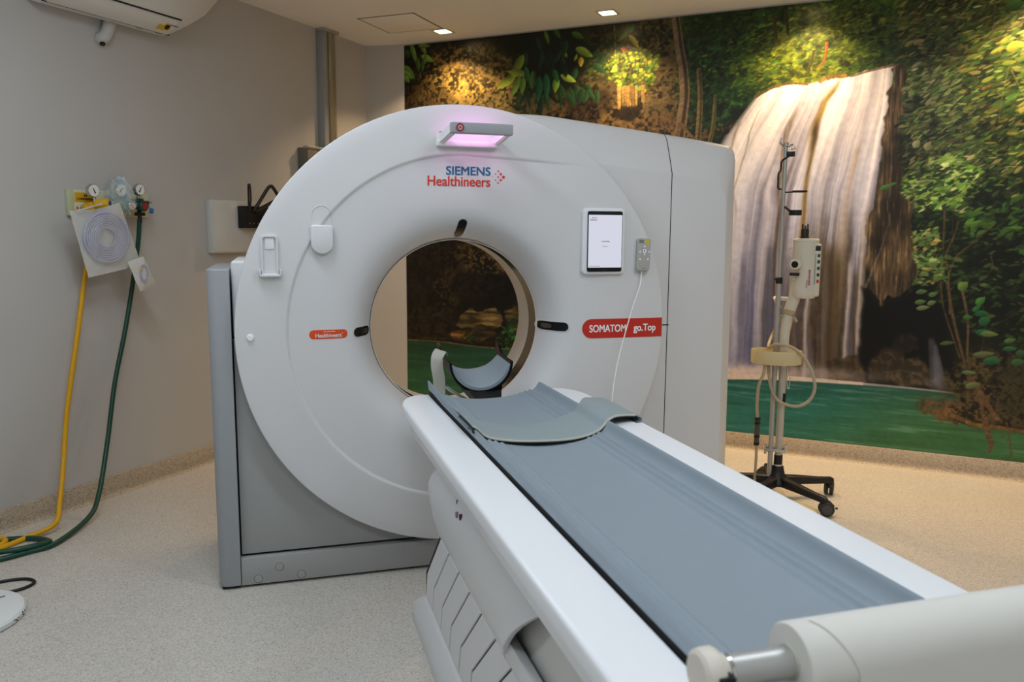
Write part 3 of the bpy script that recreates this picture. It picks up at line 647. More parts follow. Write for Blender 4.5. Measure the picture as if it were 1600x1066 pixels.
def build_mural():
    img = paint_mural()
    lin_img = np.where(img <= .04045, img/12.92, ((img+.055)/1.055)**2.4)
    NX, NY = MU_NX, MU_NY
    gx, gz = np.meshgrid(np.linspace(0, MU_W, NX), np.linspace(MU_V0, MU_V0+MU_H, NY))
    co = np.stack([gx, np.zeros_like(gx), gz], -1).reshape(-1, 3).astype(np.float32)
    i = np.arange(NX*NY).reshape(NY, NX)
    q = np.stack([i[:-1, :-1], i[:-1, 1:], i[1:, 1:], i[1:, :-1]], -1).reshape(-1, 4)
    # a thin back so the sheet has thickness: four rim corners behind
    nb = len(co); back = np.array([(0, .003, MU_V0), (MU_W, .003, MU_V0), (MU_W, .003, MU_V0+MU_H), (0, .003, MU_V0+MU_H)], np.float32)
    co = np.concatenate([co, back]); q = np.concatenate([q, [[nb+3, nb+2, nb+1, nb]]])
    me = bpy.data.meshes.new('wall_mural')
    me.vertices.add(len(co)); me.vertices.foreach_set('co', co.ravel())
    me.loops.add(q.size); me.loops.foreach_set('vertex_index', q.ravel().astype(np.int32))
    me.polygons.add(len(q)); me.polygons.foreach_set('loop_start', np.arange(0, q.size, 4, dtype=np.int32))
    me.update(calc_edges=True)
    at = me.color_attributes.new('print', 'FLOAT_COLOR', 'POINT')
    rgba = np.ones((len(co), 4), np.float32); rgba[:nb, :3] = lin_img.reshape(-1, 3)*MURAL_GAIN; rgba[nb:, :3] = .6
    at.data.foreach_set('color', rgba.ravel())
    m = bpy.data.materials.new('mural_print'); m.use_nodes = True; N = m.node_tree.nodes; L = m.node_tree.links
    bs = N['Principled BSDF']; bs.inputs['Roughness'].default_value = .36; bs.inputs['Specular IOR Level'].default_value = .32
    a = N.new('ShaderNodeAttribute'); a.attribute_name = 'print'
    n = N.new('ShaderNodeTexNoise'); n.inputs['Scale'].default_value = 260; tc = N.new('ShaderNodeTexCoord'); L.new(tc.outputs['Object'], n.inputs['Vector'])
    r = N.new('ShaderNodeMapRange'); r.inputs[3].default_value = .94; r.inputs[4].default_value = 1.06; L.new(n.outputs['Fac'], r.inputs[0])
    mx = N.new('ShaderNodeMix'); mx.data_type = 'RGBA'; mx.blend_type = 'MULTIPLY'; mx.inputs[0].default_value = 1
    L.new(a.outputs['Color'], mx.inputs[6]); L.new(r.outputs[0], mx.inputs[7]); L.new(mx.outputs[2], bs.inputs['Base Color'])
    me.materials.append(m)
    o = bpy.data.objects.new('wall_mural', me); COL.objects.link(o)
    o.location = room(.289, .006); o.rotation_euler = (0, 0, ROOM_RZ)
    tag(o, 'full wall photo mural of a jungle waterfall falling into a green pool', 'mural')
build_mural()

# ------------------------------------------------------------------ ceiling fittings
M_warm = mat('downlight_diffuser', (240, 225, 190), .4, emit=(255, 226, 160), estr=DOWN_E)
DL = ['square recessed ceiling downlight glowing over the left end of the mural, beside the access hatch',
      'square recessed ceiling downlight glowing above the middle of the mural',
      'square recessed ceiling downlight above the mural waterfall', 'square recessed ceiling downlight above the mural foliage']
for k, (u, v) in enumerate(DOWNLIGHTS):
    p = room(u, v, CEIL)
    t = Thing('recessed_downlight', DL[k], 'downlight', p, ROOM_RZ, True, 'recessed downlights along the mural')
    bm = NB()
    for s in (-1, 1):
        box(bm, -.062, .062, s*.054-.008, s*.054+.008, -.006, .004, .002); box(bm, s*.054-.008, s*.054+.008, -.046, .046, -.006, .004, .002)
    t.part('trim_frame', bm, M_panelw)
    bm = NB(); box(bm, -.046, .046, -.046, .046, -.0025, .003); t.part('diffuser', bm, M_warm)
    area_light('downlight_lamp', p+Vector((0, 0, -.010)), (0, 0, ROOM_RZ), .09, .09, DOWN_W, (1., .69, .38), 2.0)
M_cool = mat('troffer_diffuser', (235, 240, 245), .4, emit=(225, 238, 255), estr=6.)
TL_ = ['long fluorescent ceiling troffer right of the scanner', 'long fluorescent ceiling troffer beside the foot of the table', 'long fluorescent ceiling troffer between the scanner and the left wall', 'long fluorescent ceiling troffer in the rear left part of the room']
for k, (u, v) in enumerate(TROFFERS):
    t = Thing('ceiling_troffer', TL_[k], 'ceiling light', room(u, v, CEIL), ROOM_RZ, True, 'fluorescent ceiling troffers')
    bm = NB()
    for s in (-1, 1):
        box(bm, -.62, .62, s*.15-.02, s*.15+.02, -.010, .004, .003); box(bm, s*.60-.02, s*.60+.02, -.13, .13, -.010, .004, .003)
    t.part('frame', bm, M_panelw)
    bm = NB(); box(bm, -.58, .58, -.13, .13, -.006, .003); t.part('diffuser', bm, M_cool)
# access hatch: a thin shadow-gap frame in the ceiling with its flush door
hc = [Vector((-.155, 2.384, CEIL)), Vector((.155, 2.139, CEIL)), Vector((.408, 2.424, CEIL)), Vector((.117, 2.627, CEIL))]
cen = sum(hc, Vector())/4
t = Thing('ceiling_hatch', 'square flush access hatch in the ceiling beside the left downlight', 'hatch', cen, ROOM_RZ+.06, True)
bm = NB(); box(bm, -.192, .192, -.192, .192, -.003, .001, .001); t.part('door', bm, M_ceil)
bm = NB()
for s in (-1, 1):
    box(bm, -.206, .206, s*.199-.005, s*.199+.005, -.0012, .001); box(bm, s*.199-.005, s*.199+.005, -.194, .194, -.0012, .001)
t.part('shadow_gap', bm, mat('hatch_gap', (96, 88, 78), .8))

# ================================================================== CT scanner
CZ = .985
scan = Thing('ct_scanner', 'large white CT scanner gantry with round bore and grey base', 'CT scanner', (0, .33, 0))
TH1 = math.radians(49)
def groove_r(th):
    th = th % (2*PI)
    if TH1 <= th <= PI/2: return min(.675/(math.sin(th)+.053*math.cos(th)), .836)
    if th < TH1: return .836+(.675-.836)*((TH1-th)/TH1)
    return .675
def groove_d(th):
    th = th % (2*PI)
    if th < TH1-.02: return 0.
    if th > math.radians(285): return max(0., 1-(th-math.radians(285))/math.radians(30))
    return sst(TH1, math.radians(78), th)
def sst(e0, e1, x):
    t = min(max((x-e0)/(e1-e0), 0), 1); return t*t*(3-2*t)
def disc_y(r, th):
    t = min(max((.66-r)/.31, 0), 1)
    return .020*t**1.5+.145*t**7+.0075*groove_d(th)*sst(groove_r(th)+.003, groove_r(th)-.007, r)
def disc_at(x, z): return disc_y(math.hypot(x, z-CZ), math.atan2(z-CZ, x))
NTH = 320; rows = []
for k in range(NTH):
    th = 2*PI*k/NTH; g = groove_r(th); row = []
    rs = [.350+(g-.010-.350)*(j/34)**.8 for j in range(35)]+[g-.007, g-.004, g-.001, g+.003, g+.008]+[g+.008+(.852-g-.008)*j/4 for j in range(1, 5)]
    for r in rs:
        row.append((r*math.cos(th), disc_y(r, th), CZ+r*math.sin(th)))
    for r, y in ((.8575, .0012), (.860, .006), (.860, .03), (.852, .05), (.846, .11)):
        row.append((r*math.cos(th), y, CZ+r*math.sin(th)))
    rows.append(row)
bm = NB(); grid(bm, rows, close_v=True); bmesh.ops.recalc_face_normals(bm, faces=bm.faces)
front_cover = scan.part('front_cover', bm, M_white, angle=50)
YAX = Matrix.Translation((0, 0, CZ)) @ Matrix.Rotation(-PI/2, 4, 'X')          # local Z -> world +Y
# thin bead round the bore mouth, dark scan ring, cream tunnel and flared rear cover
bm = NB(); lathe(bm, [(.3515, .158), (.3475, .162), (.3475, .168), (.353, .172)], 160, YAX); scan.part('bore_bead', bm, M_cream)
bm = NB(); lathe(bm, [(.350, .170), (.350, .272), (.354, .272), (.354, .170)], 160, YAX, close=True); scan.part('scan_ring', bm, M_mylar)
bm = NB(); lathe(bm, [(.350, .274), (.349, .30), (.349, .40), (.352, .425), (.364, .47), (.40, .53), (.46, .58), (.56, .61), (.80, .635), (.84, .62), (.845, .58), (.845, .112), (.80, .112), (.80, .55), (.50, .55), (.372, .40), (.36, .274)], 160, YAX, close=True)
scan.part('rear_cover', bm, M_cream, angle=50)
# left side of the gantry
def vplate(bm, pts, y0, y1, bev=.004): return prism(bm, [(p[0], p[1]) for p in pts], -y1, -y0, bev, 2, FRONT)
bm = NB(); cpts = [(-.872, .035), (-.915, .035)]+[(-.952+.037*(1-math.sin(a)), .035+.037*(1-math.cos(a))) for a in [PI/2*k/6 for k in range(1, 7)]]+[(-.952, .60), (-.94, .62), (-.872, .62)]
prism(bm, cpts, .012, 1.225, .006, 3); scan.part('side_column', bm, M_bluegrey, label='blue grey corner column')
bm = NB(); box(bm, -.94, -.875, .05, .6, 0., .012); box(bm, -.86, .9, .06, .6, 0., .010); scan.part('foot_gap', bm, M_gap)
bm = NB(); box(bm, -.866, -.80, .062, .60, .967, 1.254, .010, 3); scan.part('side_filler', bm, M_white)
bm = NB(); box(bm, -.8715, .50, .080, .60, .010, .60); box(bm, -.8715, -.80, .080, .60, .60, .967); scan.part('inner_frame', bm, M_gap)
bm = NB(); vplate(bm, [(-.8665, .1275), (.30, .1275), (.30, .60), (-.40, .60), (-.62, .965), (-.8665, .965)], .062, .079, .003); scan.part('lower_panel', bm, M_grey, label='plain grey lower front panel')
bm = NB(); vplate(bm, [(-.8705, .010), (.925, .010), (.925, .1185), (-.8705, .1185)], .040, .079, .004); plinth = scan.part('plinth', bm, M_grey)
for x, z in ((-.729, .071), (-.809, .032), (-.648, .031)):
    bm = NB(); lathe(bm, [(0, .0022), (.0135, .0022), (.015, .001), (.015, -.004)], 24, Matrix.Translation((x, .040, z)) @ FRONT)
    s = scan.part('cover_cap', bm, M_grey, plinth)
    bm = NB(); lathe(bm, [(.0150, .0006), (.0162, .0006), (.0162, -.004), (.0150, -.004)], 24, Matrix.Translation((x, .040, z)) @ FRONT, close=True); scan.part('cap_gap', bm, M_gap, plinth)
# right covers
CHAMFER = ((.0865, .100), (.0845, .1004), (.0815, .1020), (.078, .1045), (.066, .114), (.048, .129), (.028, .1465), (.012, .162), (.003, .182), (0., .206), (0., .60))
def ztop(x): return 1.862-.100*(x-.27)-(.06*max(0, x-.95)**2)-.06*(max(0, .45-x)/.4)**2
def zcr(x): return 1.655-.055*(x-.45)-.35*max(0, x-.95)**2
rows = []
for j in range(19):
    x = -.05+(.931+.05)*j/18
    rows.append([(x, .10, .02), (x, .10, .8)]+[(x, y, ztop(x)-2.1*off) for off, y in CHAMFER]+[(x, .60, .02)])
bm = NB(); R, fs = grid(bm, rows, close_u=True); bm.faces.new(R[0]); bm.faces.new(R[-1][::-1])
# keep the bore free: this cover only exists right of and above the disc rim
geom = [v for v in bm.verts]; bmesh.ops.recalc_face_normals(bm, faces=bm.faces)
cut = bmesh.ops.bisect_plane(bm, geom=bm.verts[:]+bm.edges[:]+bm.faces[:], plane_co=(.52, 0, 1.62), plane_no=Vector((-.62, 0, -.78)), clear_outer=True)
scan.part('front_side_cover', bm, M_white, angle=28)
bm = NB(); vplate(bm, [(.60, .02), (.931, .02), (.931, 1.50), (.60, 1.60)], .1002, .16, .0); scan.part('front_side_lower', bm, M_white)
def path_b(off):        # contour from the seam along the top, round the corner, down the right side
    pts = []; xr = 1.286-off; zt = lambda x: ztop(x)-off*2.1
    rc = .045+.055*off/.085
    xs = np.linspace(.935, xr-rc, 8)
    for x in xs: pts.append((x, zt(x)))
    zc = zt(xr-rc)-rc
    for a in np.linspace(PI/2, 0, 9)[1:]: pts.append((xr-rc+rc*math.cos(a), zc+rc*math.sin(a)))
    for z in np.linspace(zc, .02, 8)[1:]: pts.append((xr+.016*(1-(z/zc)), z))
    return pts
rows = []
for off, y in CHAMFER:
    rows.append([(x, y, z) for x, z in path_b(off)])
bm = NB(); R, fs = grid(bm, rows)
p0 = R[0]; bl = bm.verts.new((.935, .10, .02)); bm.faces.new(p0+[bl]); bmesh.ops.recalc_face_normals(bm, faces=bm.faces)
scan.part('end_cover', bm, M_white, angle=30)
bm = NB(); rows = []
for x in (.924, .942): rows.append([(x, .106, .03)]+[(x, y+.007, ztop(x)-2.1*off-.006) for off, y in CHAMFER[:-1]]+[(x, .59, ztop(x)-.006), (x, .59, .03)])
R, fs = grid(bm, rows, close_u=True); bm.faces.new(R[0]); bm.faces.new(R[1]); bmesh.ops.recalc_face_normals(bm, faces=bm.faces); scan.part('cover_seam', bm, M_gap)
bm = NB(); box(bm, .862, .94, .0985, .1, .9655, .9695); scan.part('latch_slot', bm, M_gap)
bm = NB(); vplate(bm, [(.30, .1275), (.62, .1275), (.62, .75), (.52, .60), (.30, .60)], .085, .11, .003); scan.part('lower_filler', bm, M_white)
# laser windows
def resample(pts, step=.006):
    out = []
    for i, p in enumerate(pts):
        q = pts[(i+1) % len(pts)]; n = max(1, int(math.hypot(q[0]-p[0], q[1]-p[1])/step))
        out += [(p[0]+(q[0]-p[0])*k/n, p[1]+(q[1]-p[1])*k/n) for k in range(n)]
    return out
def slot(name, x, z, w, h, tilt, mat_, off=.0016, inner=.04):
    """A pill-shaped window that follows the dished cover; inner > .9 leaves only a rim."""
    pts = resample(rrect(w, h, min(w, h)*.46, 6)); bm = NB(); ca, sa = math.cos(tilt), math.sin(tilt)
    def at(px, pz, o):
        X = x+px*ca-pz*sa; Z = z+px*sa+pz*ca; return (X, disc_at(X, Z)-o, Z)
    sc_ = [(1.0, -.004), (1.0, off*.4), (.97, off)]+[(k, off) for k in np.linspace(.9, inner, 12)] if inner < .9 else [(1.0, -.004), (1.0, off*.4), (.985, off), (inner, off), (inner, -.004)]
    rings = [[at(p[0]*s_, p[1]*s_, o) for p in pts] for s_, o in sc_]
    R, fs = grid(bm, rings, close_u=True)
    if inner < .9: bm.faces.new(R[-1])
    bmesh.ops.recalc_face_normals(bm, faces=bm.faces)
    return bm
for x, z, w, h in ((-.393, .979, .068, .036), (.395, .979, .094, .036), (.001, 1.380, .036, .068)):
    wd = scan.part('laser_window', slot('', x, z, w, h, -.10 if h > w else 0, None), M_gloss, front_cover)
    scan.part('window_rim', slot('', x, z, w*1.10, h*1.16, -.10 if h > w else 0, None, .0026, .92), M_panelw, front_cover)
    f = .5 if w > h else 0.
    scan.part('window_glint', slot('', x+(.0 if h > w else (.018 if x < 0 else -.022)), z-(.014 if h > w else 0), .004 if h > w else w*.30, .012 if h > w else h*.55, 0, None, .0024), mat('window_grey', (70, 68, 66), .2), wd)
# small button, fold-down rest, empty hand-control holder
bm = NB(); lathe(bm, [(0, .008), (.010, .0075), (.0125, .005), (.013, 0), (.013, -.004)], 28, Matrix.Translation((-.805, 0, .976)) @ FRONT); scan.part('round_button', bm, M_ink)
bm = NB()
D = [(-.040, .048), (-.030, .053), (.030, .053), (.040, .048)]+[(.0405*math.cos(a), -.016+.038*math.sin(a)) for a in np.linspace(0, -PI, 15)]
prism(bm, D, 0, .020, .006, 3, front(-.540, .006, 1.334)); fr = scan.part('fold_down_rest', bm, M_white)
arc = [(-.036, -.02), (-.036, .028)]+[(.036*math.cos(a), .034+.036*math.sin(a)) for a in np.linspace(PI, 0, 13)]+[(.036, .028), (.036, -.02)]
bm = NB(); tube(bm, [(-.540+p[0], disc_at(-.54+p[0], 1.392+p[1])-.0002, 1.388+p[1]) for p in arc], .0016, 6, 1, smooth=False); scan.part('rest_outline', bm, M_white)
bm = NB()
o = rrect(.062, .150, .014, 5); i_ = rrect(.048, .134, .010, 5)
for z0, z1 in ((0, .010),):
    A = [[(p[0], p[1], z0) for p in o], [(p[0], p[1], z1-.003) for p in o], [(p[0]*.97, p[1]*.98, z1) for p in o], [(p[0], p[1], z1) for p in i_], [(p[0]*.97, p[1]*.98, .0025) for p in i_]]
    R, fs = grid(bm, A, close_u=True); bm.faces.new(R[-1]); bmesh.ops.recalc_face_normals(bm, faces=bm.faces)
bm.transform(front(-.727, .001, 1.275)); holder = scan.part('hand_control_holder', bm, M_white)
bm = NB(); prism(bm, rrect(.032, .040, .004, 3), .002, .0045, .001, 2, front(-.727, .0, 1.318)); scan.part('holder_label', bm, M_white2, holder)
bm = NB(); box(bm, -.764, -.690, -.022, .0, 1.198, 1.208, .003)
for s in (-1, 1): box(bm, -.727+s*.036-.004, -.727+s*.036+.004, -.022, .0, 1.2, 1.226, .0035)
scan.part('holder_lip', bm, M_white, holder)

# lettering on the cover
def flat_print(name, bm, m, x, z, parent, off=.0011):
    tmp = NB()
    bmesh.ops.subdivide_edges(bm, edges=[e for e in bm.edges if e.calc_length() > .02], cuts=2)
    for v in bm.verts:
        X = x+v.co.x; Z = z+v.co.y; v.co = Vector((X, disc_at(X, Z)-off-v.co.z, Z))
    tmp.free(); return scan.part(name, bm, m, parent, smooth=False)
def fit(s, w, h, bold):     # text of a given width and cap height
    bm = text_bm(s, .1, bold); xs = [v.co.x for v in bm.verts]; ys = [v.co.y for v in bm.verts]
    kx = w/(max(xs)-min(xs)); ky = h/(max(ys)-min(ys)); mx_ = (max(xs)+min(xs))/2; my = (max(ys)+min(ys))/2
    for v in bm.verts: v.co = Vector(((v.co.x-mx_)*kx, (v.co.y-my)*ky, v.co.z))
    return bm
flat_print('brand_lettering', fit('SIEMENS', .176, .033, .0020), M_blue, .017, 1.598, front_cover)
flat_print('brand_lettering', fit('Healthineers', .247, .038, .0016), M_logored, -.019, 1.558, front_cover)
for dx, dz, r in ((0, 0, .0058), (-.0108, .0113, .0045), (-.0108, -.0113, .0045), (-.0213, 0, .0032), (-.0213, .0225, .0032), (-.0213, -.0225, .0032), (-.032, .0113, .0024), (-.032, -.0113, .0024), (-.043, 0, .0015)):
    bm = NB(); prism(bm, circle(r, 16), 0, .0006); flat_print('brand_dot', bm, M_logored, .157+dx, 1.578+dz, front_cover)
# red model badge, cut off by the rim of the cover
pts = [(.498+.040*(1-math.cos(a)), .972+.040*math.sin(a)) for a in np.linspace(-PI/2, PI/2, 13)]
pts = [(.538-.040*math.cos(a), .972+.040*math.sin(a)) for a in np.linspace(-PI/2, PI/2, 13)]+[(.8535, 1.012), (.8575, .972), (.8545, .932)]
bm = NB()
rows = []
for s in np.linspace(0, 1, 14):
    x = .498+(.855-.498)*s
    h = .040*math.sqrt(max(0, 1-((.538-x)/.040)**2)) if x < .538 else .040
    rows.append([(x, disc_at(x, .972)-.0016, .972-h), (x, disc_at(x, .972)-.0016, .972+h)])
x0 = .498; fine = [x0+.04*(1-math.cos(a)) for a in np.linspace(0, PI/2, 10)]+[.62, .70, .78, .855]
rows = []
for x in fine:
    h = max(.040*math.sqrt(max(0, 1-((.538-x)/.040)**2)) if x < .538 else .040, .0006)
    rows.append([(x, disc_at(x, .972-h)+.003, .972-h), (x, disc_at(x, .972-h)-.0016, .972-h), (x, disc_at(x, .972+h)-.0016, .972+h), (x, disc_at(x, .972+h)+.003, .972+h)])
grid(bm, rows); bmesh.ops.recalc_face_normals(bm, faces=bm.faces)
badge = scan.part('model_badge', bm, M_red, front_cover, label='red pill-shaped badge with white lettering')
flat_print('badge_lettering', fit('SOMATOM', .162, .031, .0022), M_ink, .609, .972, badge, .0024)
flat_print('badge_lettering', fit('go.Top', .101, .040, .0022), M_ink, .775, .968, badge, .0024)
# small orange badge by the left window
bm = slot('', -.524, .979, .142, .034, 0, None, .0012); ob = scan.part('small_badge', bm, M_orange, front_cover, label='small orange oval badge')
flat_print('badge_lettering', fit('Healthineers', .096, .015, .0010), M_ink, -.524, .975, ob, .0022)
flat_print('badge_small_print', marks_bm(.044, .0035, 15, 2), M_ink, -.520, .9895, ob, .0022)
flat_print('badge_lettering', fit('o', .0035, .0035, .0006), M_ink, -.472, .982, ob, .0022)

# light bar: a grey-fronted loop standing off the cover, pink glow inside
lb = Thing('light_bar', 'grey and white gantry light bar glowing pink above the brand lettering', 'light bar', (.01, 0, 1.70))
M_barw = mat('bar_white', (222, 222, 222), .35, var=.01)
def bar_row(y, z0, z1, xa, xb): return (y, z0, z1, xa, xb)
bm = NB()
ya, yb = .010, -.15        # at the cover, at the front bar
def loop(y, zc, xl, xr): return y, zc, xl, xr
# two side arms and the foot rail against the cover
for sgn, xa, xf in ((-1, -.112, -.084), (1, .128, .150)):
    bm = NB(); w = .024
    A = [(xa, .012, 1.684), (xa, .012, 1.722), (xf, -.13, 1.759), (xf, -.13, 1.720)]
    Bv = [(p[0]-sgn*w, p[1], p[2]) for p in A]
    va = [bm.verts.new(p) for p in A]; vb = [bm.verts.new(p) for p in Bv]
    bm.faces.new(va); bm.faces.new(vb[::-1])
    for i in range(4): bm.faces.new((va[i], vb[i], vb[(i+1) % 4], va[(i+1) % 4]))
    bmesh.ops.recalc_face_normals(bm, faces=bm.faces)
    bmesh.ops.bevel(bm, geom=bm.edges[:], offset=.004, segments=2, affect='EDGES')
    lb.part('side_arm', bm, M_barw)
bm = NB(); box(bm, -.112, .128, -.030, .012, 1.684, 1.708, .006, 3); lb.part('foot_rail', bm, M_barw)
bm = NB(); prism(bm, [(-.084, -.150), (.02, -.156), (.150, -.146), (.150, -.120), (-.084, -.120)], 1.720, 1.759, .004, 3); bar = lb.part('front_bar', bm, M_bluegrey, label='grey front bar with a round red-ringed camera')
bm = NB(); lathe(bm, [(.0105, .003), (.0145, .003), (.0145, -.002), (.0105, -.002)], 28, front(-.052, -.153, 1.740), close=True); lb.part('ring', bm, mat('ring_red', (150, 30, 44), .3), bar)
bm = NB(); lathe(bm, [(0, .002), (.0095, .002), (.0095, -.002), (0, -.002)], 24, front(-.052, -.153, 1.740)); lens = lb.part('lens', bm, mat('lens_pink', (190, 150, 158), .2), bar)
bm = NB(); prism(bm, circle(.0034, 12), 0, .0032, 0, 1, front(-.052, -.153, 1.740)); lb.part('lens_pupil', bm, mat('ring_red', (150, 30, 44), .3), bar)
tb = marks_bm(.026, .006, 5, 3)
tb.transform(Matrix.Translation((-.1065, -.062, 1.733)) @ Matrix.Rotation(-1.40, 4, 'Z') @ FRONT); lb.part('arm_lettering', tb, M_inkgrey, bar, smooth=False)
M_pink = mat('pink_led', (230, 190, 230), .4, emit=(255, 120, 235), estr=PINK_E)
bm = NB(); box(bm, -.064, .13, -.1195, -.1165, 1.724, 1.752, .001); lb.part('led_strip', bm, M_pink)
area_light('light_bar_led', (.033, -.110, 1.728), (math.radians(55), 0, 0), .19, .02, PINK_W, (1., .34, .92))
area_light('light_bar_led', (.033, -.110, 1.752), (math.radians(105), 0, 0), .19, .02, PINK_W*1.1, (1., .34, .92))

# tablet in its dock
bm = NB(); o = rrect(.186, .268, .020, 6); prism(bm, o, 0, .026, .008, 3, front(.577, .0105, 1.330)); dock = scan.part('tablet_dock', bm, M_white2)
tab = Thing('tablet', 'tablet with black bezel and lit white screen docked on the scanner front', 'tablet', (.577, -.0165, 1.215))
bm = NB(); prism(bm, rrect(.152, .244, .008, 4), 0, .006, .002, 2, front(.579, -.0155, 1.330)); tb = tab.part('body', bm, M_gloss)
bm = NB(); prism(bm, rrect(.146, .212, .001, 1), 0, .0005, 0, 1, front(.579, -.0216, 1.331)); sc = tab.part('screen', bm, M_screen, tb)
def scr(s, w, h, x, z, m, bold=.001):
    t_ = fit(s, w, h, bold) if isinstance(s, str) else marks_bm(w, h, s, s)
    for v in t_.verts: v.co.z *= .5
    t_.transform(front(x, -.0224, z)); tab.part('screen_text', t_, m, sc, smooth=False)
M_sred = mat('screen_ink_red', (150, 30, 30), .5, var=.01)
scr('SIEMENS', .022, .0045, .530, 1.425, M_inkgrey); scr('Healthineers', .032, .006, .527, 1.417, M_sred); scr(11, .036, .005, .580, 1.331, M_inkblack); scr(6, .024, .003, .580, 1.311, M_inkgrey); scr(16, .048, .003, .535, 1.231, M_inkgrey)
bm = NB(); lathe(bm, [(0, .0008), (.0045, .0008), (.005, 0)], 20, front(.579, -.0214, 1.2155)); tab.part('home_button', bm, M_black, tb)

# hand control clipped at the rim with its cord
hcx, hcz = .752, 1.277
rm = Thing('hand_control', 'small white scanner hand control with buttons hanging beside the tablet', 'remote control', (hcx, -.02, 1.21))
bm = NB(); prism(bm, rrect(.060, .136, .012, 5), 0, .020, .006, 3, front(hcx, -.004, hcz, -.03)); rb = rm.part('body', bm, mat('remote_grey', (168, 167, 163), .45))
bm = NB(); prism(bm, rrect(.070, .146, .016, 5), 0, .008, .003, 2, front(hcx, .003, hcz, -.03)); rm.part('cradle', bm, M_white)
def chip(pts, x, z, m, name, h=.0016): b_ = NB(); prism(b_, pts, 0, h, 0, 1, front(hcx+x, -.0235, hcz+z, -.03)); rm.part(name, b_, m, rb)
chip(rrect(.022, .014, .002, 2), -.012, .054, M_inkgrey, 'display', .001); chip(rrect(.020, .014, .002, 2), .014, .054, mat('label_yellow', (196, 184, 40), .5), 'label_strip', .001)
chip(circle(.0115, 20), .002, .015, M_inkgrey, 'dial_ring', .001); chip(circle(.0095, 20), .002, .015, M_ink, 'dial', .0018); chip([(-.003, -.004), (.004, 0), (-.003, .004)], .002, .015, M_inkblack, 'play_mark', .0026)
tri = [(-.005, 0), (.005, 0), (0, .008)]
for x, z, r in ((.002, .031, 0), (.002, -.001, 0), (-.016, .012, 1.57), (.020, .012, -1.57), (-.015, -.017, 2.2), (.016, -.017, -2.2)):
    chip([(p[0]*math.cos(r)-p[1]*math.sin(r), p[0]*math.sin(r)+p[1]*math.cos(r)) for p in tri], x, z, M_ink, 'arrow_button', .0025)
tl = marks_bm(.018, .003, 7, 5); tl.transform(front(hcx+.002, -.0242, hcz-.056)); rm.part('lettering', tl, M_inkgrey, rb, smooth=False)
bm = NB(); cyl(bm, (hcx-.004, -.012, 1.196), (hcx-.004, -.012, 1.212), .005, 12); rm.part('strain_relief', bm, M_panelw, rb)
bm = NB(); tube(bm, [(hcx-.004, -.012, 1.200), (.737, -.026, 1.150), (.703, -.037, 1.066), (.672, -.047, .976), (.633, -.062, .855), (.605, -.085, .755), (.590, -.105, .69), (.575, -.12, .55), (.56, -.12, .40)], .0024, 8, 8); rm.part('cord', bm, M_ink, label='thin white cord hanging to the table')
# ================================================================== patient table
TX = .010
tbl = Thing('patient_table', 'long white patient table with grey slatted pedestal in front of the scanner', 'patient table', (TX, -1.3, 0))
Y_FOOT = -2.338
def rail(s):
    xi, xo, yn, r = .214, .331, -.325, .085
    o = [(xi, Y_FOOT), (xi, yn)]+[(xo-r+r*math.sin(a), yn-.16*(1-math.cos(a))*1.0) for a in np.linspace(0, PI/2, 10)]+[(xo+.002, -1.2), (xo, Y_FOOT)]
    o = [(TX+s*p[0], p[1]) for p in o]
    bm = NB(); prism(bm, o if s < 0 else o[::-1], .757, .800, .011, 4); return bm
for s in (-1, 1): tbl.part('side_rail', rail(s), M_white2, angle=50)
# under-tray joining the rails and the black cradle shell under the mattress
bm = NB(); box(bm, TX-.30, TX+.30, Y_FOOT, -.42, .690, .757, .012, 2); tbl.part('support_frame', bm, M_white2)
def dish(x):
    a = abs(x)/.21; return .7555+.034*a**2.0+.016*sst(.172, .206, abs(x))
def matt(x):       # mattress top, with the stitched ribs along both sides
    a = abs(x)
    z = dish(x)+.012
    for c, w, h in ((.128, .0045, .0045), (.146, .0050, .0060), (.163, .0050, .0060), (.200, .0080, .0070)): z += h*math.exp(-((a-c)/w)**2)
    return z
xs = list(np.linspace(-.2128, .2128, 121))
def cap_strip(bm, ring, n):      # close the end of a top+bottom ring with quads
    for i in range(n-1): bm.faces.new((ring[i], ring[i+1], ring[2*n-2-i], ring[2*n-1-i]))
def shell(bm, xs, ys, ftop, fbot):
    ring = lambda y: [(TX+x, y, ftop(x)) for x in xs]+[(TX+x, y, fbot(x)) for x in xs[::-1]]
    R, fs = grid(bm, [ring(y) for y in ys], close_u=True); cap_strip(bm, R[0], len(xs)); cap_strip(bm, R[-1], len(xs)); bmesh.ops.recalc_face_normals(bm, faces=bm.faces)
bm = NB(); shell(bm, list(np.linspace(-.2120, .2120, 41)), [Y_FOOT, -.318], lambda x: dish(x)-.0005+0, lambda x: dish(x)-.03); tbl.part('cradle', bm, M_gap, label='black carbon cradle')
# pedestal
def side_pts(s, pts): return [(TX+s*p[0], p[1], p[2]) for p in pts]
XP = .268
bm = NB()
core = [(-.76, .68), (-.80, .50), (-.54, .24), (-.53, .12), (-2.12, .12), (-2.12, .42), (-2.02, .70)]
SIDE = Matrix(((0, 0, 1, TX), (1, 0, 0, 0), (0, 1, 0, 0), (0, 0, 0, 1)))       # local (y, z, h) -> world (TX+h, y, z)
prism(bm, core, -XP+.028, XP-.028, .004, 2, SIDE); tbl.part('pedestal_core', bm, M_panelw)
bm = NB(); prism(bm, [(-.79, .47), (-.53, .235), (-.525, .15), (-2.11, .15), (-2.11, .40)], -XP+.001, XP-.001, 0, 1, SIDE); tbl.part('pedestal_backing', bm, M_gap)
SEAM = [-.795, -.915, -1.045, -1.170, -1.292, -1.420, -1.548, -1.676, -1.90]
def seam_pts(y0): return [(y0, .452), (y0+.222, .252), (y0+.250, .160)]
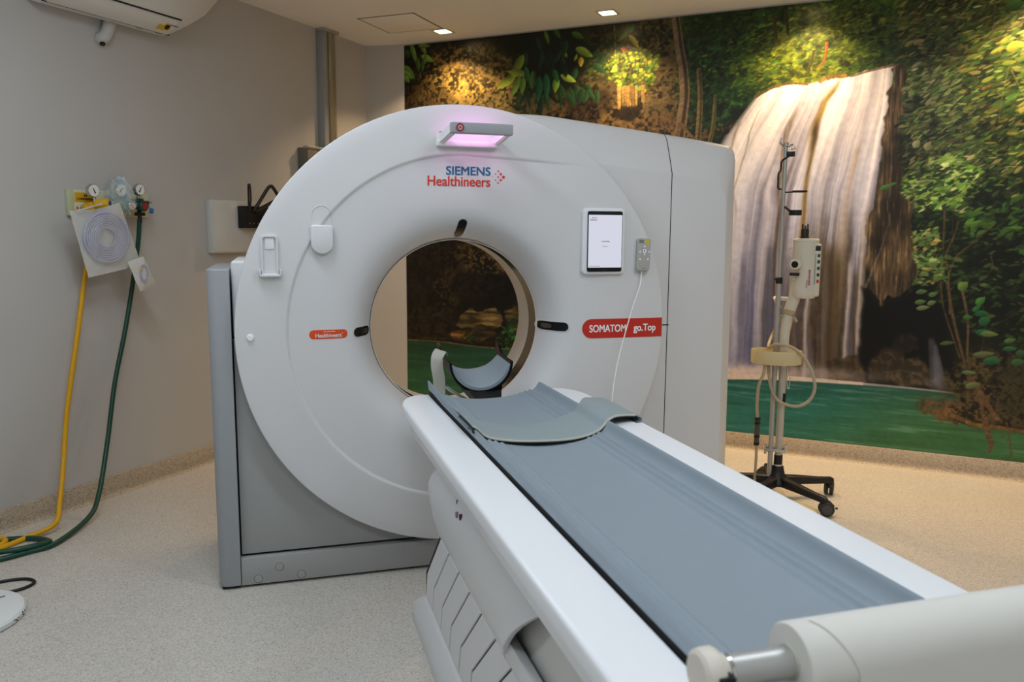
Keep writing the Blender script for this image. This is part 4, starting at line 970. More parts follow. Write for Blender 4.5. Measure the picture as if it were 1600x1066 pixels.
for s in (-1, 1):
    for a, c in zip(SEAM, SEAM[1:]):
        g = .0044
        A = seam_pts(a); B = seam_pts(c)
        pts = [(p[0]-g, p[1]) for p in A]+[(p[0]+g, p[1]) for p in B[::-1]]
        bm = NB(); prism(bm, pts[::-1], s*(XP-.004) if s > 0 else -XP-.004+.0, s*(XP-.018) if s > 0 else -(XP-.018), .002, 1, SIDE)
        tbl.part('pedestal_panel', bm, M_white)
    # strip above the slits and the bulged hood below the rail
    bm = NB(); prism(bm, [(-.790, .4545), (-2.05, .4545), (-2.05, .505), (-.745, .505)][::-1], s*(XP-.018), s*(XP+.004), .003, 2, SIDE); tbl.part('pedestal_strip', bm, M_white)
    def yend(z): return -1.485-.30*(max(0, (z-.455))/.255)**1.15
    def hood(z):        # outward bulge
        t = (z-.455)/.27; return XP+.006+.016*math.sin(min(max(t, 0), 1)*PI*.9)**.8-.058*max(0, (t-.42)/.58)**2.2
    def yfront(z): return -.742+.055*math.exp(-((z-.585)/.07)**2)-.03*max(0, (z-.62)/.1)
    zs = [.458, .466, .478, .486, .490, .494, .51, .54, .57, .60, .63, .655, .675, .695, .712, .725]
    rows = []
    for z in zs:
        x = hood(z)-(.003 if z < .49 else 0); y0 = yfront(z); y1 = yend(z)
        ys_ = [y0-(y0-y1)*k/16 for k in range(17)]
        row = [(TX+s*(x-.022), y0-.004, z), (TX+s*(x-.008), y0-.001, z)]+[(TX+s*x, y-.012 if k == 0 else y, z) for k, y in enumerate(ys_)]
        row += [(TX+s*(x+.004), y1-.008, z), (TX+s*(x+.003), y1-.014, z), (TX+s*(x-.008), y1-.014, z), (TX+s*(x-.016), y1+.01, z)]
        rows.append(row)
    bm = NB(); grid(bm, rows); bmesh.ops.recalc_face_normals(bm, faces=bm.faces); hd = tbl.part('pedestal_hood', bm, M_white, angle=40)
    # recess behind the arch and the lower shelf in it
    bm = NB(); prism(bm, [(-1.44, .46), (-2.10, .46), (-2.00, .70), (-1.44, .70)][::-1], s*.16, s*.232, .01, 2, SIDE); rc = tbl.part('pedestal_recess', bm, M_cream)
    bm = NB(); box(bm, TX+s*.2355-.0015, TX+s*.2355+.0015, -1.70, -1.672, .515, .521, .001); tbl.part('latch_mark', bm, M_inkgrey, rc)
    if s < 0:
        for y, z, r, m, nm in ((-1.081, .628, .0085, M_inkgrey, 'control_button'), (-1.117, .634, .0085, mat('button_dark_red', (84, 22, 34), .35), 'stop_button')):
            bm = NB(); cyl(bm, (TX-hood(z)+.004, y, z), (TX-hood(z)-.004, y, z), r, 20, .001); tbl.part(nm, bm, m, hd)
        bm = NB(); box(bm, TX-hood(.648)-.0012, TX-hood(.648)+.004, -1.047, -1.040, .640, .655); tbl.part('button_mark', bm, M_inkgrey, hd)
# skirt on the floor
bm = NB(); rows = []
for hx, ya, yb, z in ((.290, -.345, -2.20, 0.), (.292, -.342, -2.20, .012), (.291, -.350, -2.20, .060), (.287, -.385, -2.19, .085), (.277, -.48, -2.16, .135), (.272, -.52, -2.14, .152), (.262, -.53, -2.13, .156)):
    rc = .045
    ring = []
    for cx_, cy_, a in ((hx-rc, ya-rc, 0), (-hx+rc, ya-rc, 90), (-hx+rc, yb+rc, 180), (hx-rc, yb+rc, 270)):
        for k in range(6):
            t = math.radians(a+90*k/5); ring.append((TX+cx_+rc*math.cos(t), cy_+rc*math.sin(t), z))
    rows.append(ring)
R, fs = grid(bm, rows, close_u=True); bm.faces.new(R[0]); bm.faces.new(R[-1]); bmesh.ops.recalc_face_normals(bm, faces=bm.faces); tbl.part('floor_skirt', bm, M_white, angle=50)

# ------------------------------------------------------------------ mattress, draped mat
mt = Thing('table_mattress', 'long blue-grey ribbed mattress lying in the patient table', 'mattress', (TX, -1.35, .77))
bm = NB(); ys_ = list(np.linspace(Y_FOOT+.02, -.30, 25))
edge = lambda x: .010*sst(.203, .2115, abs(x))
def lumpy(x, y): return 0
ring_rows = []
for y in ys_:
    w = .0018*math.sin(y*23)+.0012*math.sin(y*51+1)
    lift = .010*max(0, 1-abs(y+.30)/.25)
    top = []
    for x in xs:
        k = sst(.17, .2115, -x)
        top.append((TX+x+(w*k*.25), y, matt(x)-edge(x)+k*(lift+w*.6)))
    bot = [(TX+x, y, dish(x)+.0005+sst(.17, .2115, -x)*lift) for x in xs[::-1]]
    ring_rows.append(top+bot)
R, fs = grid(bm, ring_rows, close_u=True); cap_strip(bm, R[0], len(xs)); cap_strip(bm, R[-1], len(xs)); bmesh.ops.recalc_face_normals(bm, faces=bm.faces)
mt.part('pad', bm, M_fabric, angle=60)
# raised edge flap standing along the left side near the scanner end
bm = NB(); rows = []
for k in range(13):
    y = -.285-.62*k/12; h = .022*(1-(k/12)**1.5)+.004
    rows.append([(TX-.2085, y, .806), (TX-.2125, y, .812+h), (TX-.2095, y, .8155+h), (TX-.200, y, .808+h*.35), (TX-.190, y, .800)])
R, fs = grid(bm, rows, close_u=True); bm.faces.new(R[0]); bm.faces.new(R[-1]); bmesh.ops.recalc_face_normals(bm, faces=bm.faces); mt.part('edge_flap', bm, M_fabric, angle=60)

dm = Thing('positioning_mat', 'grey-green strip mat with beige edging draped across the patient table', 'mat', (TX, -.84, .80))
def drape(x):
    if x < .195: return dish(x)+.0205+(.006*sst(.15, .2, -x))
    t = (x-.195)
    return dish(.195)+.0205+.010*math.sin(min(t/.07, 1)*PI/2)-max(0, x-.275)*.25+.003*math.sin(t*60)
dx = list(np.linspace(-.212, .312, 100))
def y_far(x): return -.70-.055*math.exp(-((x-.02)/.15)**2)+.07*sst(.18, .26, x)
def y_near(x): return -.955-.02*math.cos((x-.02)*9)+.045*sst(.12, .3, x)
def mat_row(f, off=0.): return [(TX+x, f(x), drape(x)+off) for x in dx]
bm = NB(); rows = []
for k in range(9):
    t = k/8; rows.append([(TX+x, y_far(x)*(1-t)+y_near(x)*t, drape(x)+.004*math.sin(t*PI)+(.010 if False else 0)+.007*sst(.85, 1., t)*sst(.16, .0, abs(x+.02))) for x in dx])
top = rows; bot = [[(p[0], p[1], p[2]-.004) for p in r] for r in rows]
allr = top+bot[::-1]; R, fs = grid(bm, allr, close_v=True); bm.faces.new([r[0] for r in R]); bm.faces.new([r[-1] for r in R][::-1]); bmesh.ops.recalc_face_normals(bm, faces=bm.faces)
dm.part('strip', bm, M_fabric2, angle=60)
bm = NB(); tube(bm, [(p[0], p[1]-.001, p[2]-.002) for p in rows[-1][::3]], .0042, 8, 2); dm.part('edge_piping', bm, M_trim)
bm = NB(); tube(bm, [(p[0], p[1]-.003, p[2]-.0055) for p in rows[-1][::3]], .0030, 6, 2); dm.part('edge_shadow_cord', bm, M_gap, label='black edging line that also stands in for the shadow under the mat edge')  # black line below the piping, also painting in the shade under the edge
bm = NB(); Mx = Matrix.Translation((TX+.312, 0, drape(.312)-.011)) @ Matrix.Rotation(PI/2, 4, 'X')
lathe(bm, [(.009, .68), (.0115, .68), (.0115, .915), (.009, .915)], 20, Mx, close=True, a0=-2.4, a1=1.75); dm.part('rolled_hem', bm, M_fabric2)
bm = NB(); tube(bm, [(TX-.2125, -.80, .826), (TX-.2135, -.86, .829), (TX-.2135, -.95, .829), (TX-.212, -.972, .818)], .0032, 8, 5); dm.part('side_cord', bm, M_gap)

# ------------------------------------------------------------------ head rest
hr = Thing('head_holder', 'gloss black head holder with blue-grey pad at the table end in the bore', 'head rest', (TX, -.14, .74))
HX = TX+.012
def hsec(k, t, o):
    """k 0 near .. 1 far, t -1..1 round the cup, o outward offset; the far horns stand up past the rim."""
    y = -.215+.27*k; hw = .109+.004*k; dp = .104-.040*k; zb = .782+.040*k
    u = max(-1., min(1., t)); ph = u*PI/2
    x = (hw+o)*math.sin(ph); z = zb-o+(dp+o)*(1-math.cos(ph))
    return (HX-.008+.010*k+x, y, z+max(0., abs(t)-1.)*.045)
def horn(k): return 1.+.9*sst(.55, 1., k)
NT = 41; bm = NB(); rows = []
for k in np.linspace(0, 1, 13):
    ts = np.linspace(-horn(k), horn(k), NT)
    rows.append([hsec(k, t, .004) for t in ts]+[hsec(k, t, .0125) for t in ts[::-1]])
R, fs = grid(bm, rows, close_u=True); cap_strip(bm, R[0], NT); cap_strip(bm, R[-1], NT); bmesh.ops.recalc_face_normals(bm, faces=bm.faces); hr.part('shell', bm, M_carbon, angle=50)
bm = NB(); rows = []
for i, k in enumerate(np.linspace(.02, .86, 11)):
    ts = np.linspace(-.93, .93, NT); th = .016 if 0 < i < 10 else .011
    rows.append([hsec(k, t, .0035) for t in ts]+[hsec(k, t, .0035-th*(1-abs(t/.93)**8)) for t in ts[::-1]])
R, fs = grid(bm, rows, close_u=True); cap_strip(bm, R[0], NT); cap_strip(bm, R[-1], NT); bmesh.ops.recalc_face_normals(bm, faces=bm.faces); hr.part('pad', bm, M_fabric, angle=60)
bm = NB(); rows = []
for y, hw, z0, z1 in ((-.34, .050, .712, .738), (-.29, .050, .716, .744), (-.26, .052, .724, .754), (-.232, .060, .740, .774), (-.20, .072, .756, .788), (-.12, .080, .770, .792)):
    rows.append([(HX+.004-hw, y, z1+.006), (HX+.004-hw*.5, y, z1-.004), (HX+.004+hw*.5, y, z1-.004), (HX+.004+hw, y, z1+.006), (HX+.004+hw*.9, y, z0+.004), (HX+.004, y, z0), (HX+.004-hw*.9, y, z0+.004)])
R, fs = grid(bm, rows, close_u=True); bm.faces.new(R[0]); bm.faces.new(R[-1][::-1]); bmesh.ops.recalc_face_normals(bm, faces=bm.faces); hr.part('tongue', bm, M_gloss, angle=50)
# strap hanging from the left horn
bm = NB(); tube(bm, [(TX-.100, .00, .890), (TX-.112, -.03, .908), (TX-.132, -.06, .890), (TX-.136, -.07, .855), (TX-.130, -.08, .80), (TX-.132, -.09, .73), (TX-.130, -.10, .66)], 0, step=6, flat=(.046, .003, (.5, .85, 0))); hr.part('strap', bm, M_strap, label='grey hook-and-loop strap')
bm = NB(); tube(bm, [(TX-.125, -.05, .80), (TX-.09, -.10, .765), (TX-.03, -.13, .728)], 0, step=6, flat=(.03, .003, (0, .3, 1))); hr.part('strap', bm, M_strap)

# ------------------------------------------------------------------ paper roll across the foot of the table
RY, RZ = -2.30, .858
pr = Thing('paper_roll_holder', 'metal rod with white end knob holding a paper roll at the table foot', 'roll holder', (TX, RY, .80))
bm = NB(); cyl(bm, (-.225, RY, RZ), (.40, RY, RZ), .0190, 32, .001); pr.part('rod', bm, M_alu)
bm = NB(); cyl(bm, (-.2275, RY, RZ), (-.220, RY, RZ), .0215, 32, .002); pr.part('collar', bm, M_chrome)
for x0, x1 in ((-.262, -.228), (.372, .405)):
    bm = NB(); lathe(bm, [(0, 0), (.024, 0), (.029, .004), (.0300, .010), (.0300, .022), (.028, .025), (.021, .028), (.021, .034), (0, .034)], 36, Matrix.Translation((x0, RY, RZ+.002)) @ Matrix.Rotation(PI/2, 4, 'Y')); kn = pr.part('end_knob', bm, M_cream)
    bm = NB(); box(bm, x0+.012, x1-.002, RY-.033, RY-.015, RZ-.002, RZ+.012, .001); pr.part('knob_slot', bm, M_gap, kn)
for x in (-.240, .335):
    bm = NB(); box(bm, x-.006, x+.006, RY-.016, RY+.016, .7985, RZ-.010, .003); pr.part('bracket', bm, M_panelw)
pp = Thing('paper_roll', 'white paper roll lying across the foot end of the patient table', 'paper roll', (.12, RY, RZ-.046))
bm = NB(); lathe(bm, [(.0200, 0), (.0200, .47), (.0440, .47), (.0460, .467), (.0465, .30), (.0460, .003), (.0440, 0)], 48, Matrix.Translation((-.138, RY, RZ)) @ Matrix.Rotation(PI/2, 4, 'Y'), close=True); pp.part('roll', bm, M_paper)
bm = NB(); lathe(bm, [(.0192, -.004), (.0192, .474), (.0208, .474), (.0208, -.004)], 32, Matrix.Translation((-.138, RY, RZ)) @ Matrix.Rotation(PI/2, 4, 'Y'), close=True); pp.part('core', bm, M_trim)
bm = NB(); rows = []         # loose end: over the top of the roll and hanging down on the foot side
prof_ = [(RY-.0475*math.cos(a), RZ+.0475*math.sin(a)) for a in np.linspace(math.radians(95), 0, 14)]+[(RY-.0476, RZ-.05), (RY-.049, RZ-.12), (RY-.053, RZ-.22), (RY-.056, RZ-.30)]
for i, (y, z) in enumerate(prof_):
    xl = -.112+.05*(i/len(prof_)); rows.append([(xl+(.326-xl)*k/12, y-.0006*math.sin(k*1.7+i*.3), z) for k in range(13)])
grid(bm, rows); bmesh.ops.recalc_face_normals(bm, faces=bm.faces); bmesh.ops.solidify(bm, geom=bm.faces[:], thickness=.0004); pp.part('loose_end', bm, M_paper)

# ================================================================== contrast injector on its castor stand
SX = Vector((.8158, -.5783, 0)); SRZ = math.atan2(SX.y, SX.x)
st = Thing('injector_stand', 'cream contrast injector on a pole stand with black castor base by the mural', 'medical stand', (1.76, .42, 0), SRZ, True)
bm = NB(); lathe(bm, [(0, .075), (.055, .078), (.062, .09), (.050, .118), (.036, .135), (.028, .175), (.0, .175)], 28); st.part('base_hub', bm, M_black)
for k in range(5):
    a = math.radians(29-72*k); d = Vector((math.cos(a), math.sin(a), 0)); s = Vector((-d.y, d.x, 0))
    rows = []
    for r, hw, z0, z1 in ((.03, .026, .078, .126), (.12, .022, .076, .118), (.24, .018, .072, .104), (.305, .017, .070, .100), (.318, .011, .074, .094)):
        rows.append([tuple(d*r+s*hw+Vector((0, 0, z0))), tuple(d*r+s*hw*.9+Vector((0, 0, z1-.006))), tuple(d*r+s*hw*.5+Vector((0, 0, z1))), tuple(d*r-s*hw*.5+Vector((0, 0, z1))), tuple(d*r-s*hw*.9+Vector((0, 0, z1-.006))), tuple(d*r-s*hw+Vector((0, 0, z0)))])
    bm = NB(); R, fs = grid(bm, rows, close_u=True); bm.faces.new(R[0]); bm.faces.new(R[-1]); bmesh.ops.recalc_face_normals(bm, faces=bm.faces); leg = st.part('base_leg', bm, M_black, angle=50)
    e = d*.296; ca = Vector((math.cos(a+.9), math.sin(a+.9), 0)); cs = Vector((-ca.y, ca.x, 0))
    bm = NB(); cyl(bm, e+Vector((0, 0, .058)), e+Vector((0, 0, .078)), .012, 16); h = e+ca*.018+Vector((0, 0, .038))
    tube(bm, [h+ca*-.030+Vector((0, 0, .012)), h+Vector((0, 0, .034)), h+ca*.030+Vector((0, 0, .010))], .011, 10, 6); fork = st.part('castor_hood', bm, M_black, leg)
    for sg in (-1, 1):
        bm = NB(); cyl(bm, h+cs*sg*.005, h+cs*sg*.022, .036, 26, .004); st.part('castor_wheel', bm, M_rubber, leg)
        bm = NB(); cyl(bm, h+cs*sg*.0215, h+cs*sg*.0235, .024, 20, .001); st.part('castor_disc', bm, mat('castor_grey', (70, 68, 66), .5), leg)
    bm = NB(); box(bm, -.006, .006, -.007, .007, -.004, .004, .002, 2, Matrix.Translation(h+ca*.047+Vector((0, 0, .004)))); st.part('castor_brake', bm, M_black, leg)
# column, IV pole, clamps
bm = NB(); cyl(bm, (0, 0, .16), (0, 0, .90), .0185, 24); st.part('column', bm, mat('column_cream', (188, 184, 172), .35, metal=.3), angle=50)
bm = NB(); cyl(bm, (0, 0, .165), (0, 0, .235), .0215, 24, .001); st.part('column_sleeve', bm, M_black)
bm = NB(); cyl(bm, (-.001, 0, .176), (-.001, 0, .186), .0225, 24, .001); st.part('sleeve_band', bm, M_chrome)
bm = NB(); cyl(bm, (-.040, -.012, .12), (-.040, -.012, 1.135), .0125, 20); cyl(bm, (-.040, -.012, 1.135), (-.040, -.012, 1.800), .0098, 20); iv = st.part('iv_pole', bm, M_alu)
bm = NB(); cyl(bm, (-.040, -.012, 1.118), (-.040, -.012, 1.150), .0165, 20, .002); box(bm, -.062, -.030, -.026, -.004, 1.136, 1.148, .003); st.part('pole_clamp', bm, M_black)
bm = NB(); box(bm, -.066, .030, -.030, .016, .252, .268, .004); cyl(bm, (-.066, -.01, .236), (-.066, -.01, .286), .007, 12); cyl(bm, (.030, -.01, .246), (.030, -.01, .290), .007, 12); st.part('pole_bracket', bm, M_chrome)
bm = NB()
cyl(bm, (-.040, -.012, 1.79), (-.040, -.012, 1.812), .013, 16, .002)
tube(bm, [(-.040, -.012, 1.80), (-.058, -.012, 1.80), (-.068, -.012, 1.815), (-.062, -.012, 1.835)], .004, 8, 5); tube(bm, [(-.040, -.012, 1.80), (-.018, -.016, 1.798), (-.004, -.018, 1.80), (-.004, -.02, 1.775)], .004, 8, 5); tube(bm, [(-.040, -.012, 1.80), (-.022, -.03, 1.79), (-.012, -.036, 1.775), (.006, -.036, 1.782)], .004, 8, 5); tube(bm, [(-.040, -.012, 1.80), (-.046, .03, 1.795), (-.046, .036, 1.81)], .004, 8, 5)
st.part('iv_hooks', bm, M_chrome, iv)
bm = NB(); box(bm, -.036, .004, -.024, -.014, 1.742, 1.768, .003, 2, Matrix.Rotation(0, 4, 'X')); tube(bm, [(.0, -.02, 1.765), (-.03, -.024, 1.74), (-.056, -.024, 1.72), (-.058, -.024, 1.68), (-.068, -.024, 1.66), (-.068, -.024, 1.62), (-.066, -.024, 1.59), (-.050, -.024, 1.585)], .0045, 8, 4); st.part('bottle_clip', bm, M_black, iv)
bm = NB(); tube(bm, [(-.032, -.015, 1.570), (.02, -.03, 1.572)], .004, 8, smooth=False); lathe(bm, [(.030, -.004), (.036, -.004), (.036, .004), (.030, .004)], 28, Matrix.Translation((.034, -.03, 1.573)), close=True); st.part('ring_holder', bm, M_black, iv)
bm = NB(); tube(bm, [(-.032, -.015, 1.50), (-.014, -.02, 1.486), (0, -.024, 1.472)], .006, 8, 4); lathe(bm, [(.026, -.013), (.030, -.013), (.030, .013), (.026, .013)], 28, Matrix.Translation((.020, -.026, 1.470)), close=True); st.part('ring_holder', bm, M_black, iv)
# tray
bm = NB()
def oval(k, z): return [(-.036+.124*k*math.cos(t), -.01+.085*k*math.sin(t), z) for t in [2*PI*j/40 for j in range(40)]]
rows = [oval(.97, .713), oval(1., .717), oval(1., .778), oval(.985, .782), oval(.965, .778), oval(.955, .722), oval(.5, .720)]
R, fs = grid(bm, rows, close_u=True); bm.faces.new(R[0]); bm.faces.new(R[-1]); bmesh.ops.recalc_face_normals(bm, faces=bm.faces); st.part('tray', bm, M_tray, label='cream oval tray')
bm = NB(); cyl(bm, (0, 0, .70), (0, 0, .80), .026, 24, .003); st.part('tray_collar', bm, M_beige)
bm = NB(); tube(bm, [(.022, -.05, .70), (.022, -.06, .64), (.026, -.06, .60), (.034, -.06, .60), (.036, -.06, .65)], .0025, 6, 5); st.part('tray_hook', bm, M_chrome)
bm = NB(); box(bm, .006, .0205, -.0175, -.010, .512, .560, .0); box(bm, .0065, .0210, -.018, -.010, .526, .544); st.part('column_label', bm, M_black)
# articulated arm
bm = NB(); tube(bm, [(-.004, 0, .80), (-.002, 0, .86), (.006, 0, .92), (.016, -.004, .975)], .026, 20, 6); st.part('arm', bm, M_beige)
bm = NB(); cyl(bm, (.012, -.003, .965), (.019, -.005, .990), .0315, 24, .003); ac = st.part('arm_collar', bm, mat('collar_tan', (172, 156, 128), .4))
bm = NB(); cyl(bm, (.04, -.02, .95), (.052, -.045, .935), .008, 14, .002); st.part('arm_knob', bm, mat('collar_tan', (172, 156, 128), .4), ac)
bm = NB(); tube(bm, [(.017, -.004, .985), (.026, -.006, 1.015), (.036, -.008, 1.05), (.038, -.010, 1.10), (.038, -.012, 1.16)], .029, 20, 6); st.part('arm', bm, M_beige)
bm = NB(); lathe(bm, [(.020, -.010), (.032, -.010), (.034, -.004), (.034, .010), (.030, .012), (.020, .012)], 24, Matrix.Translation((-.045, .03, 1.02)) @ Matrix.Rotation(1.2, 4, 'Y'), close=True); box(bm, -.04, .012, .01, .03, 1.03, 1.05, .004); st.part('adjusting_wheel', bm, M_beige)
# injector head
bm = NB(); lathe(bm, [(0, 1.050), (.050, 1.050), (.056, 1.056), (.058, 1.075), (.060, 1.320), (.060, 1.328), (.062, 1.330), (.062, 1.338), (.057, 1.344), (0, 1.346)], 40, Matrix.Translation((.078, -.012, 0)) @ Matrix.Diagonal((1., .9, 1., 1.))); head = st.part('injector_head', bm, M_beige)
bm = NB(); box(bm, .112, .150, -.046, .030, 1.06, 1.320, .010, 3); st.part('control_panel', bm, M_beige, head)
bm = NB(); box(bm, .122, .147, -.0475, -.044, 1.285, 1.310, .001); st.part('display', bm, M_black, head)
for z, m in ((1.262, M_green), (1.232, M_green), (1.200, M_green), (1.168, M_green), (1.136, mat('led_red', (180, 60, 30), .4))):
    bm = NB(); box(bm, .134, .146, -.0475, -.044, z-.008, z+.008, .001); st.part('panel_key', bm, m, head)
bm = NB(); box(bm, .1215, .1285, -.0475, -.045, 1.12, 1.27, .001); st.part('panel_stripe', bm, mat('stripe_grey', (150, 156, 150), .5), head)
bm = NB(); box(bm, .1155, .120, -.0475, -.045, 1.22, 1.30, .0005); st.part('panel_stripe', bm, mat('stripe_blue', (170, 180, 190), .5), head)
tx_ = marks_bm(.075, .010, 9, 7); tx_.transform(Matrix.Translation((.100, -.0645, 1.155)) @ FRONT @ Matrix.Rotation(PI/2, 4, 'Z')); st.part('head_lettering', tx_, mat('lettering_crimson', (170, 60, 80), .5), head, smooth=False)
tx_ = marks_bm(.040, .006, 7, 8); tx_.transform(Matrix.Translation((.0895, -.0668, 1.125)) @ FRONT @ Matrix.Rotation(PI/2, 4, 'Z')); st.part('head_lettering', tx_, M_inkgrey, head, smooth=False)
bm = NB(); cyl(bm, (.046, -.035, 1.218), (.030, -.085, 1.218), .0270, 24, .004); st.part('pivot_boss', bm, M_beige, head)
bm = NB(); cyl(bm, (.0305, -.0835, 1.218), (.0298, -.0865, 1.218), .0165, 22); st.part('pivot_bore', bm, M_gap, head)
bm = NB(); box(bm, .008, .054, -.078, -.066, 1.162, 1.178, .002); st.part('black_band', bm, M_black, head)
bm = NB(); cyl(bm, (.028, -.07, 1.148), (.028, -.078, 1.148), .006, 12, .001); st.part('screw', bm, M_chrome, head)
bm = NB(); tube(bm, [(.022, .02, 1.300), (.004, .02, 1.295), (.0, .02, 1.27), (.012, .02, 1.25)], .0035, 8, 5); st.part('side_clip', bm, M_beige, head)
bm = NB(); lathe(bm, [(0, 1.344), (.022, 1.344), (.022, 1.352), (.018, 1.354), (.019, 1.385), (.015, 1.392), (0, 1.392)], 20, Matrix.Translation((.070, -.012, 0)))
for a in range(4): box(bm, .070+.012*math.cos(a*1.57)-.004, .070+.012*math.cos(a*1.57)+.004, -.012+.012*math.sin(a*1.57)-.004, -.012+.012*math.sin(a*1.57)+.004, 1.388, 1.416-.008*(a % 2), .002)
st.part('piston_clamp', bm, M_black, head)
# looping cable with its in-line connector
cb = Thing('injector_cable', 'beige cable looping round the injector stand with dark in-line connector', 'cable', (1.76, .42, 0), SRZ, True)
M_cable = mat('cable_beige', (170, 158, 134), .5, var=.03)
bm = NB(); tube(bm, [(-.015, .06, .95), (-.06, .06, .85), (-.075, -.03, .795), (-.04, -.06, .815), (.02, -.07, .812), (.08, -.06, .775), (.125, -.05, .71), (.155, -.05, .62), (.140, -.05, .55), (.095, -.05, .51), (.04, -.045, .505), (-.02, -.04, .53), (-.055, -.035, .60), (-.068, -.03, .68), (-.072, -.02, .72)], .0082, 10, 6); cb.part('loop', bm, M_cable)
bm = NB(); tube(bm, [(-.085, -.05, .715), (-.092, -.06, .66), (-.112, -.06, .60), (-.116, -.06, .50), (-.110, -.06, .43)], .0082, 10, 6); cb.part('upper_lead', bm, M_cable)
bm = NB(); cyl(bm, (-.110, -.06, .295), (-.110, -.06, .430), .0130, 16, .002); cn = cb.part('connector', bm, mat('connector_grey', (70, 68, 62), .5))
for z in (.296, .335, .405, .426):
    bm = NB(); cyl(bm, (-.110, -.06, z-.006), (-.110, -.06, z+.010), .0148, 16, .002); cb.part('connector_collar', bm, M_black, cn)
bm = NB(); tube(bm, [(-.110, -.06, .300), (-.108, -.06, .22), (-.110, -.06, .12), (-.112, -.02, .03), (-.15, .06, .008), (-.25, .10, .008), (-.40, .06, .008), (-.55, .02, .008)], .0072, 10, 6); cb.part('lower_lead', bm, M_cable)
bm = NB(); lathe(bm, [(0, .0), (.10, 0), (.105, .004), (.10, .018), (.08, .026), (0, .028)], 32, Matrix.Translation((1.69, .20, 0)) @ Matrix.Rotation(SRZ, 4, 'Z') @ Matrix.Diagonal((1.25, .8, 1.5, 1.)))
one('foot_pedal_base', 'low cream plastic dish on the floor under the injector stand', 'dish', bm, M_tray, (1.69, .20, 0))
# ================================================================== left wall fittings
# wall frame: local x along the left wall (to the right in view), local y into the wall, local z up
WRZ = math.atan2(MN.y, MN.x)
def lw(s, off=0., z=0.): return Vector((-1.942, .937, 0))+MN*s+Vector((.7503, -.6611, 0))*off+Vector((0, 0, z))

# --- air conditioner
ac = Thing('air_conditioner', 'white wall-mounted split air conditioner near the ceiling at upper left', 'air conditioner', lw(.66, 0, 2.375), WRZ, True)
sec = [(0, .012), (-.05, -.004), (-.085, -.006), (-.12, .004), (-.165, .030), (-.198, .070), (-.214, .125), (-.214, .24), (-.205, .285), (-.18, .300), (0, .300)]
def ac_end(z): return .20+.295*sst(-.03, .28, z)**.75
rows = []
def ac_ring(kx, sh):
    return [(kx*(ac_end(p[1])+.14), p[0]*sh, .15+(p[1]-.15)*(1-(1-sh)*.35)) for p in sec]
for kx, sh in ((-1.0, .80), (-.985, .93), (-.955, 1.), (-.5, 1.), (0., 1.), (.5, 1.), (.955, 1.), (.985, .93), (1.0, .80)): rows.append(ac_ring(kx, sh))
bm = NB(); R, fs = grid(bm, rows); bm.faces.new(R[0]); bm.faces.new(R[-1]); bmesh.ops.recalc_face_normals(bm, faces=bm.faces)
acb = ac.part('body', bm, M_acwhite, angle=50)
def on_ac(x, t):         # a point on the curved underside, t from back (0) to front (1)
    q = t*5; i = min(int(q), 4)+1; f = q-(i-1)
    a, c = sec[i], sec[i+1]; return Vector((x, a[0]+(c[0]-a[0])*f, a[1]+(c[1]-a[1])*f))
bm = NB(); rows = []
for t in np.linspace(.30, .74, 7): rows.append([on_ac(x, t)+Vector((0, -.001, -.0045)) for x in (-.33, -.11, .11, .33)])
grid(bm, rows); bmesh.ops.recalc_face_normals(bm, faces=bm.faces); bmesh.ops.solidify(bm, geom=bm.faces[:], thickness=.004); fl_ = ac.part('louvre_flap', bm, M_acwhite, angle=50)
for t, w in ((.275, .0035), (.765, .0042)):
    bm = NB(); tube(bm, [on_ac(-.35, t)+Vector((0, 0, -.0005)), on_ac(.35, t)+Vector((0, 0, -.0005))], w, 6, smooth=False); ac.part('flap_gap', bm, M_gap, acb)
for x in (.17, .285):
    p = on_ac(x, .27); bm = NB(); box(bm, x-.016, x+.016, p.y-.006, p.y+.006, p.z-.006, p.z+.002, .001); ac.part('flap_hinge', bm, M_inkgrey, acb)
# stickers on the flap
def patch(x0, x1, t0, t1, lift):
    bm = NB(); rows = [[on_ac(x0, t)+Vector((0, -.002, -lift)), on_ac(x1, t)+Vector((0, -.002, -lift))] for t in np.linspace(t0, t1, 5)]
    grid(bm, rows); bmesh.ops.recalc_face_normals(bm, faces=bm.faces); bmesh.ops.solidify(bm, geom=bm.faces[:], thickness=.0006); return bm
stk = ac.part('energy_label', patch(.235, .285, .44, .58, .0060), mat('sticker_yellow', (206, 172, 20), .5), fl_)
bm = NB(); lathe(bm, [(0, 0), (.015, 0), (.015, .0008), (0, .0008)], 20); bm.transform(Matrix.Translation(on_ac(.286, .56)+Vector((0, -.003, -.0078))) @ Matrix.Rotation(-.75, 4, 'X')); ac.part('label_disc', bm, M_inkblack, fl_)
bm = NB(); lathe(bm, [(0, 0), (.022, 0), (.022, .0008), (0, .0008)], 20); bm.transform(Matrix.Translation(on_ac(.286, .56)+Vector((0, -.003, -.0070))) @ Matrix.Rotation(-.75, 4, 'X')); ac.part('label_disc', bm, mat('sticker_yellow', (206, 172, 20), .5), fl_)
ac.part('blue_lettering', patch(.295, .345, .615, .635, .0064), mat('ink_blue', (70, 90, 150), .5), fl_)
# drain elbow with foil wrapping
bm = NB(); tube(bm, [(.05, -.03, -.002), (.036, -.032, -.040), (.020, -.030, -.072), (.010, -.020, -.082), (.010, -.002, -.082)], .030, 16, 5); dr = ac.part('drain_sleeve', bm, mat('sleeve_white', (188, 186, 180), .6, bump=.5, bscale=60))
bm = NB(); cyl(bm, (.002, -.03, -.115), (.006, -.026, -.098), .013, 14); ac.part('drain_outlet', bm, M_black, dr)

